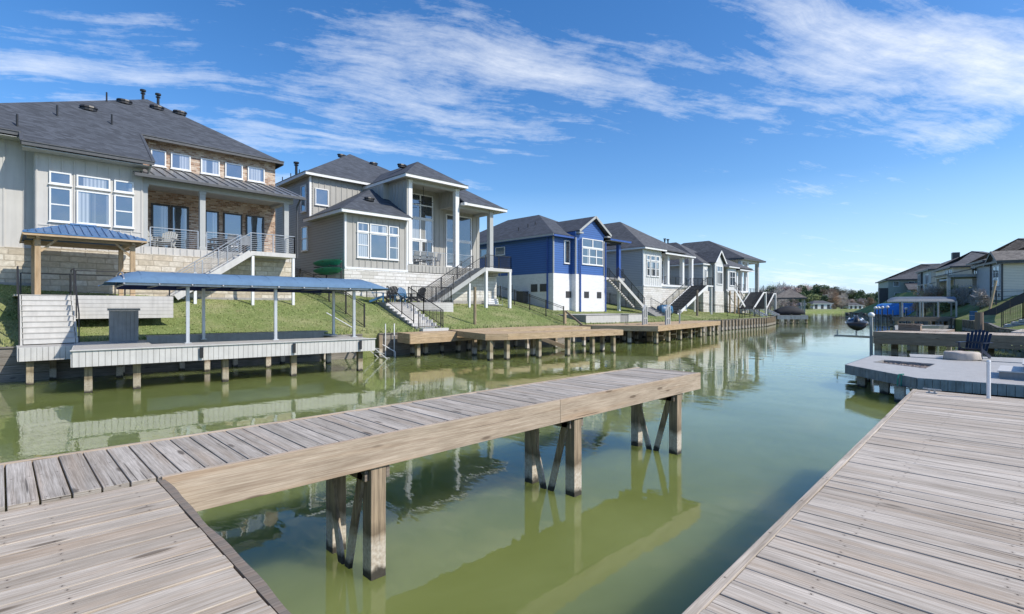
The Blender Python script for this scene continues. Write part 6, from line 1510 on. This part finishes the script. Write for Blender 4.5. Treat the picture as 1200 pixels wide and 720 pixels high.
# ============================================================ far boat dock, far house, pavilion
fd = thing('boat_dock', 'dark timber dock at the end of the left bank carrying a covered boat', 'dock', (88, 24, 0))
pa_, pb_ = gp(911, 369.8, 1.25), gp(947, 369.8, 1.25); e_ = Vector((pb_[0]-pa_[0], pb_[1]-pa_[1])).normalized(); nn_ = Vector((-e_.y, e_.x))
poly = [pa_, pb_, (pb_[0]+nn_.x*4.5, pb_[1]+nn_.y*4.5), (pa_[0]+nn_.x*4.5, pa_[1]+nn_.y*4.5)]
plank_deck(fd, [tuple(p) for p in poly], 1.25, 'comp_d', fh=.6, fmat='comp_blue')
piles(fd, [(pa_[0]+(pb_[0]-pa_[0])*s+nn_.x*.3, pa_[1]+(pb_[1]-pa_[1])*s+nn_.y*.3) for s in (.05, .3, .5, .7, .97)]+[(pb_[0]+nn_.x*4.3, pb_[1]+nn_.y*4.3)], .8, 'pile_n', .3)
c = ((poly[0][0]+poly[2][0])/2+e_.x*.6, (poly[0][1]+poly[2][1])/2+e_.y*.6)
t = thing('covered_boat', 'motor boat under a black tarpaulin on the far left-bank dock', 'boat', (c[0], c[1], 1.28), math.atan2(e_.y, e_.x)); rings = []
for i in range(9):
    s = i/8; w = 1.0*math.sin(PI*(.12+.76*s))**.6; h = .55+.75*math.sin(PI*(.1+.8*s))**1.5; rings.append([(-2.2+4.4*s, w*math.cos(PI*j/8), .1+h*math.sin(PI*j/8)**.8) for j in range(9)])
mb = MB(); mb.loft(rings); mesh('tarpaulin', mb, M['silt'], t, smooth=True); mb = MB(); mb.box(-1.6, 1.6, -.5, .5, -.02, .12); mesh('hull', mb, M['dark'], t)
c = cam_pt((925-600)/F*92, 92); t = thing('pavilion', 'open garden pavilion with a pointed tan shingle roof behind the far dock', 'pavilion', (c[0], c[1], 1.2), R(20))
F_, E_ = hip(-2.6, 2.6, -2.6, 2.6, 2.9, 0, 0, 4.6); roof(t, F_, 'shingleb', .12, [(E_[0], E_[1]), (E_[0], E_[3])], 'gutter', world=False)
for x in (-2.2, 2.2):
    for y in (-2.2, 2.2): post(t, x, y, -.3, 2.85, .22, 'trimg', world=False)
for (px, w, lab, Y) in ((964, 9.5, 'small pale house with dark porch openings across the lake', 262), (1003, 7.5, 'tiny white lakeside house to the right across the lake', 268), (944, 4.5, 'grey shed roof among the trees across the lake', 258)):
    c = cam_pt((px-600)/F*Y, Y); t = thing('lake_house', lab, 'house', (c[0], c[1], 1.6), R(-44.66)); 
    zt = 2.7 if w > 8 else 1.7
    wallbox(t, 'trim' if w > 6 else 'trimg', [(-w/2, w/2, 0, 7, -1, zt)], world=False)
    F_, E_ = hip(-w/2-.5, w/2+.5, -.5, 7.5, zt, -w/4, 3.5, zt+1.5, w/4, 3.5); roof(t, F_, 'shinglem', .15, [(E_[0], E_[1])], 'trim', world=False)
    for k in range(3): x = -w/2+.8+k*(w-2)/2.4; wallbox(t, 'dark', [(x, x+w*.14, -.06, -.001, .0, 2.1)], name='opening' if False else 'door', world=False)  # dark panels painted in for the porch openings

# ============================================================ trees
def crown_mesh(seed, mat, w, h, n_, leaf, dens=.6, twig=False):
    rr = random.Random(seed); mb = MB(); cl = []
    for i in range(16 if not twig else 22):
        a = rr.uniform(0, 2*PI); r_ = w/2*rr.uniform(.1, .78); z = h*(.12+.8*rr.random()**.8); r_ *= math.sqrt(max(.1, 1-((z/h-.42)/.62)**2)); cl.append((Vector((r_*math.cos(a), r_*math.sin(a), z)), w*rr.uniform(.10, .2), rr.random()))
    for i in range(n_):
        c_, s_, br_ = rr.choice(cl); d = Vector((rr.gauss(0, 1), rr.gauss(0, 1), rr.gauss(0, .8))).normalized()*s_*rr.random()**.35; p = c_+d
        a1 = Vector((rr.gauss(0, 1), rr.gauss(0, 1), rr.gauss(0, 1))).normalized(); a2 = a1.orthogonal().normalized(); s = leaf*rr.uniform(.6, 1.3)
        b1, b2 = (s*1.8, s*.12) if twig else (s, s*.7)
        if twig: a1 = (a1+Vector((0, 0, .7))+d.normalized()*.8).normalized(); a2 = a1.orthogonal().normalized()
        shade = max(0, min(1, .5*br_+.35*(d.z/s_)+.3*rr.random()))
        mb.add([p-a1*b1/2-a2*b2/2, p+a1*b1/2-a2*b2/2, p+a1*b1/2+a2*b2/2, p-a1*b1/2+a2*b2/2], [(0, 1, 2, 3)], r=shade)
    return mb, cl
def trunk_mesh(seed, h, r, cl, k=9):
    rr = random.Random(seed+99); mb = MB(); top = Vector((rr.uniform(-.2, .2), rr.uniform(-.2, .2), h*.62)); mid = Vector((0, 0, h*.3)); mb.cyl((0, 0, -.6), mid, r, r*.8, 8); mb.cyl(mid, top, r*.8, r*.35, 8)
    for (c_, s_, b_) in cl[:k]: st_ = mid.lerp(top, rr.random()); mb.cyl(st_, c_, r*.3, r*.06, 5)
    return mb
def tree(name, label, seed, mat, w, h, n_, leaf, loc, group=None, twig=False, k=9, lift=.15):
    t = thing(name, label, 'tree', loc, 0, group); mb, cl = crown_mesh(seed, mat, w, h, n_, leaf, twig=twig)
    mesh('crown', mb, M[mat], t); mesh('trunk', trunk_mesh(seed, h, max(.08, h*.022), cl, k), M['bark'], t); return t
GT = 'trees on the far shore of the lake'
kinds = [('evergreen_tree', 'dense dark evergreen tree in the treeline across the lake', 21, 'leaf_dk', 9, 10, 1500, .55, False),
         ('leafy_tree', 'pale green leafy tree in the treeline across the lake', 22, 'leaf_lt', 8.5, 8.5, 1300, .5, False),
         ('bare_tree', 'brown leafless tree in the treeline across the lake', 23, 'leaf_br', 8, 8.5, 1700, .6, True),
         ('bare_tree', 'grey twiggy tree in the treeline across the lake', 24, 'leaf_gr', 8.5, 9, 1500, .6, True),
         ('russet_tree', 'reddish-brown tree in the treeline across the lake', 25, 'leaf_or', 7, 8, 1500, .5, True)]
protos = []
rr = random.Random(77); spots = []
px = 894.0
tops = [(894, 344), (912, 340), (930, 341), (945, 340), (952, 343), (965, 343), (975, 341), (985, 344), (1000, 347), (1020, 348), (1060, 347), (1200, 345)]
while px < 1062:
    for row in range(3):
        Y = (276, 325, 254)[row]; Y += rr.uniform(-6, 14); q_ = px+rr.uniform(-2, 2); ty = lerp(tops, q_)+rr.uniform(-2.2, 2.5)+(2, -4, 13)[row]
        c = cam_pt((q_-600)/F*Y, Y); h_ = HC+(360-ty)/F*Y-2.0
        if row == 2 and (rr.random() < .15 or 953 < q_ < 975): continue
        if row == 1: kk = rr.choice([0, 0, 0, 2, 3])
        else: kk = 0 if 930 < q_ < 946 else 1 if 946 <= q_ < 962 else rr.choice([0, 1, 2, 2, 3, 4]) if q_ > 962 else rr.choice([2, 3, 3, 0])
        if 1016 < q_ < 1024 and row == 0: kk = 4
        spots.append((c[0], c[1], (1.4, 2.0, .6)[row], h_, kk, rr.uniform(0, 6.28)))
    px += 6.5
words = ['shortest', 'tall']
for i, (x, y, z, h_, kk, rz) in enumerate(spots):
    nm, lb, sd_, mt, w, h, n_, lf, tw = kinds[kk]
    pr_ = [p for p in protos if p[0] == kk]
    if not pr_:
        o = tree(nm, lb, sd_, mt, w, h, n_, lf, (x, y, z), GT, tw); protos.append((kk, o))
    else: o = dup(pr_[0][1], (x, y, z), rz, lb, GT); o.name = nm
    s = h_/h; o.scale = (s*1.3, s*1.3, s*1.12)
# trees right behind the end of the left bank
for (px, Y, h_, kk, lb) in ((903, 105, 3.6, 3, 'grey twiggy bush behind the last house stairs at the bank end'), (910, 112, 5.8, 3, 'tall bare tree with fine branches rising above the far end of the left bank'), (916, 118, 4.6, 2, 'brown bare tree behind the tan-roofed pavilion'), (899, 125, 5.0, 2, 'brown bare tree half hidden by the dark stairs at the bank end'), (926, 150, 5.0, 2, 'low brown bare tree between the pavilion and the lake'), (909, 98, 2.4, 3, 'pale grey round shrub at the bank end by the dark dock')):
    nm, _, sd_, mt, w, h, n_, lf, tw = kinds[kk]; c = cam_pt((px-600)/F*Y, Y)
    s = h_/9.0; o = tree(nm, lb, sd_+int(px), mt, 8.5, 9, 1500, .42, (c[0], c[1], 1.3), None, tw); o.scale = (s, s, s)
# russet shrubs and small trees on the right bank
lbs = ['russet leafless tree behind the slate canopy, leftmost of the bank trees', 'tan twiggy tree above the slate canopy ridge', 'reddish bushy tree right of the light pole on the right bank', 'olive and tan bushy tree above the right end of the slate canopy', 'broad tan twiggy tree in front of the pale-walled house', 'small bare grey tree left of the leaning timber pole', 'green shrub under the slate canopy']
for i, (px, Y, top, w, mt, tw) in enumerate(((1084, 73, 338, 3.6, 'leaf_or', True), (1096, 72, 334.5, 4, 'leaf_gr', True), (1107, 71, 335, 4, 'leaf_or', True), (1118, 70, 336, 3.8, 'leaf_lt', True), (1130, 68, 337, 4.2, 'leaf_gr', True), (1149, 60, 338, 2.4, 'leaf_gr', True), (1112, 70, 353, 3, 'leaf_lt', False))):
    c = cam_pt((px-600)/F*Y, Y); g = max(1.2, ground(c[0], c[1])); h_ = HC+(360-top)/F*Y-g
    tree('shrub_tree' if i < 6 else 'shrub', lbs[i], 60+i, mt, w, max(h_, 1.2), 1100, .32 if tw else .2, (c[0], c[1], g-.1), None, tw, 10)
hb = thing('hedge', 'dark clipped hedge on the grass point beside the sage house', 'hedge', (*cam_pt((1032-600)/F*128, 128)[:2], 3.6)); mb, cl = crown_mesh(9, 'leaf_dk', 5, 2.6, 900, .3); mesh('leaves', mb, M['leaf_dk'], hb)
# tall white light pole / antenna pole between houses
for (px, y0, y1, Y, lb) in ((1099.5, 318, 352, 88, 'tall thin pale pole rising in front of the right row of houses'), (1118.5, 322, 366, 70, 'second pale thin pole right of the slate canopy posts')):
    c = cam_pt((px-600)/F*Y, Y); g = ground(c[0], c[1]); t = thing('light_pole', lb, 'pole', (c[0], c[1], g)); mb = MB(); mb.cyl((0, 0, -.3), (0, 0, HC+(360-y0)/F*Y-g), .07, .05, 8); mesh('pole', mb, M['trimg'], t)

# ============================================================ camera, sky, sun
cam = bpy.data.cameras.new('Camera'); cam.sensor_width = 36; cam.lens = 36*F/1200; cam.clip_end = 6000; cam.clip_start = .05
co = bpy.data.objects.new('Camera', cam); C.objects.link(co); co.location = (0, 0, HC); co.rotation_euler = (R(90), 0, R(45.34-90)); bpy.context.scene.camera = co
ELEV = 43; sx, sy = .40, -.9165; CROT = -20; CLOC = (0, 0, 0)
S = Vector((sx*math.cos(R(ELEV)), sy*math.cos(R(ELEV)), math.sin(R(ELEV))))
sun = bpy.data.lights.new('Sun', 'SUN'); sun.energy = 4.9; sun.angle = R(.6); sun.color = (1, .93, .82); so = bpy.data.objects.new('Sun', sun); C.objects.link(so); so.rotation_euler = S.to_track_quat('Z', 'Y').to_euler()
w = bpy.data.worlds.new('World'); bpy.context.scene.world = w; w.use_nodes = True; nt = w.node_tree; nt.nodes.clear(); n = N(nt)
out = nt.nodes.new('ShaderNodeOutputWorld'); bg = nt.nodes.new('ShaderNodeBackground'); nt.links.new(bg.outputs[0], out.inputs[0])
sky = n('TexSky', sky_type='NISHITA', sun_disc=False, sun_elevation=R(ELEV), sun_rotation=math.atan2(sx, sy), altitude=50, air_density=1.0, dust_density=.6, ozone_density=3.0)
d = n('TexCoord').outputs['Generated']; dr = n.mapv(d, rot=(0, 0, R(44.66))); sp = n('SeparateXYZ', {0: dr})
zc = n.math('MAXIMUM', sp.outputs[2], .015); X_ = n.math('DIVIDE', sp.outputs[0], n.math('ADD', zc, .12)); Y_ = n.math('DIVIDE', sp.outputs[1], n.math('ADD', zc, .12))
pv = n('CombineXYZ', {0: X_, 1: Y_, 2: 0.0}).outputs[0]
wn = n('TexNoise', {'Vector': pv, 'Scale': 1.1, 'Detail': 3}).outputs[1]
rot = n.mapv(pv, (1, 1, 1), (0, 0, R(CROT)))
wv = n('VectorMath', {0: rot, 1: n('VectorMath', {0: wn, 1: (.35, .35, 0)}, operation='MULTIPLY').outputs[0]}, operation='ADD').outputs[0]
big = n.noise(n.mapv(wv, (.34, .95, 1), loc=CLOC), 1.0, 3, .5)
fine = n.noise(n.mapv(wv, (.8, 3.6, 1), loc=(3.1, .7, 0)), 1.1, 10, .68)
puff = n.noise(n.mapv(pv, (1, 1.2, 1)), 5.5, 8, .7)
elev = sp.outputs[2]
yy = n.math('MAXIMUM', sp.outputs[1], .05); aa = n.math('DIVIDE', sp.outputs[0], yy); bb = n.math('DIVIDE', elev, yy)
def blob(ac, bc, wa, wb, slope, k):
    da = n.math('DIVIDE', n.math('SUBTRACT', aa, ac), wa); db = n.math('DIVIDE', n.math('SUBTRACT', n.math('SUBTRACT', bb, bc), n.math('MULTIPLY', n.math('SUBTRACT', aa, ac), slope)), wb)
    return n.math('MULTIPLY', n.math('EXPONENT', n.math('MULTIPLY', n.math('ADD', n.math('MULTIPLY', da, da), n.math('MULTIPLY', db, db)), -1.0)), k)
mk = n.math('MAXIMUM', n.math('MAXIMUM', blob(.0, .43, .75, .15, .10, .84), blob(.95, .47, .85, .17, .02, .92)), n.math('MAXIMUM', n.math('MAXIMUM', blob(-.8, .46, .5, .12, -.12, .66), blob(-.5, .34, .14, .16, -.5, .58)), n.math('MAXIMUM', blob(.9, .36, .45, .09, .35, .62), blob(.75, .04, .6, .05, 0, .62))))
m_ = n.math('ADD', n.math('MULTIPLY', n.math('SUBTRACT', big, .5), .9), n.math('ADD', n.math('MULTIPLY', n.math('SUBTRACT', fine, .5), 2.1), n.math('MULTIPLY', n.math('SUBTRACT', puff, .5), .8)))
m_ = n.math('ADD', m_, n.math('SUBTRACT', n.math('MULTIPLY', mk, .80), .36))
cl_ = n.ramp(m_, [(.0, (0, 0, 0)), (.2, (.22, .22, .22)), (.85, (.80, .80, .80))])
cl_ = n.math('MULTIPLY', cl_, n.math('MINIMUM', n.math('MULTIPLY', n.math('MAXIMUM', elev, 0.0), 30.0), 1.0))
hsv = n('HueSaturation', {'Hue': .505, 'Saturation': 1.3, 'Value': 1.2, 'Color': sky.outputs[0]}).outputs[0]
# pale haze low down
hz = n.ramp(elev, [(.0, (.75, .75, .75)), (.07, (.5, .5, .5)), (.22, (.0, .0, .0))])
hsv = n.mix(hz, hsv, (3.8, 5.7, 8.2, 1))
skyc = n.mix(cl_, hsv, (7.4, 7.6, 7.8, 1)); nt.links.new(skyc, bg.inputs[0]); bg.inputs[1].default_value = .155
sc = bpy.context.scene; sc.view_settings.view_transform = 'Standard'; sc.view_settings.look = 'None'; sc.view_settings.exposure = 0; sc.view_settings.gamma = 1
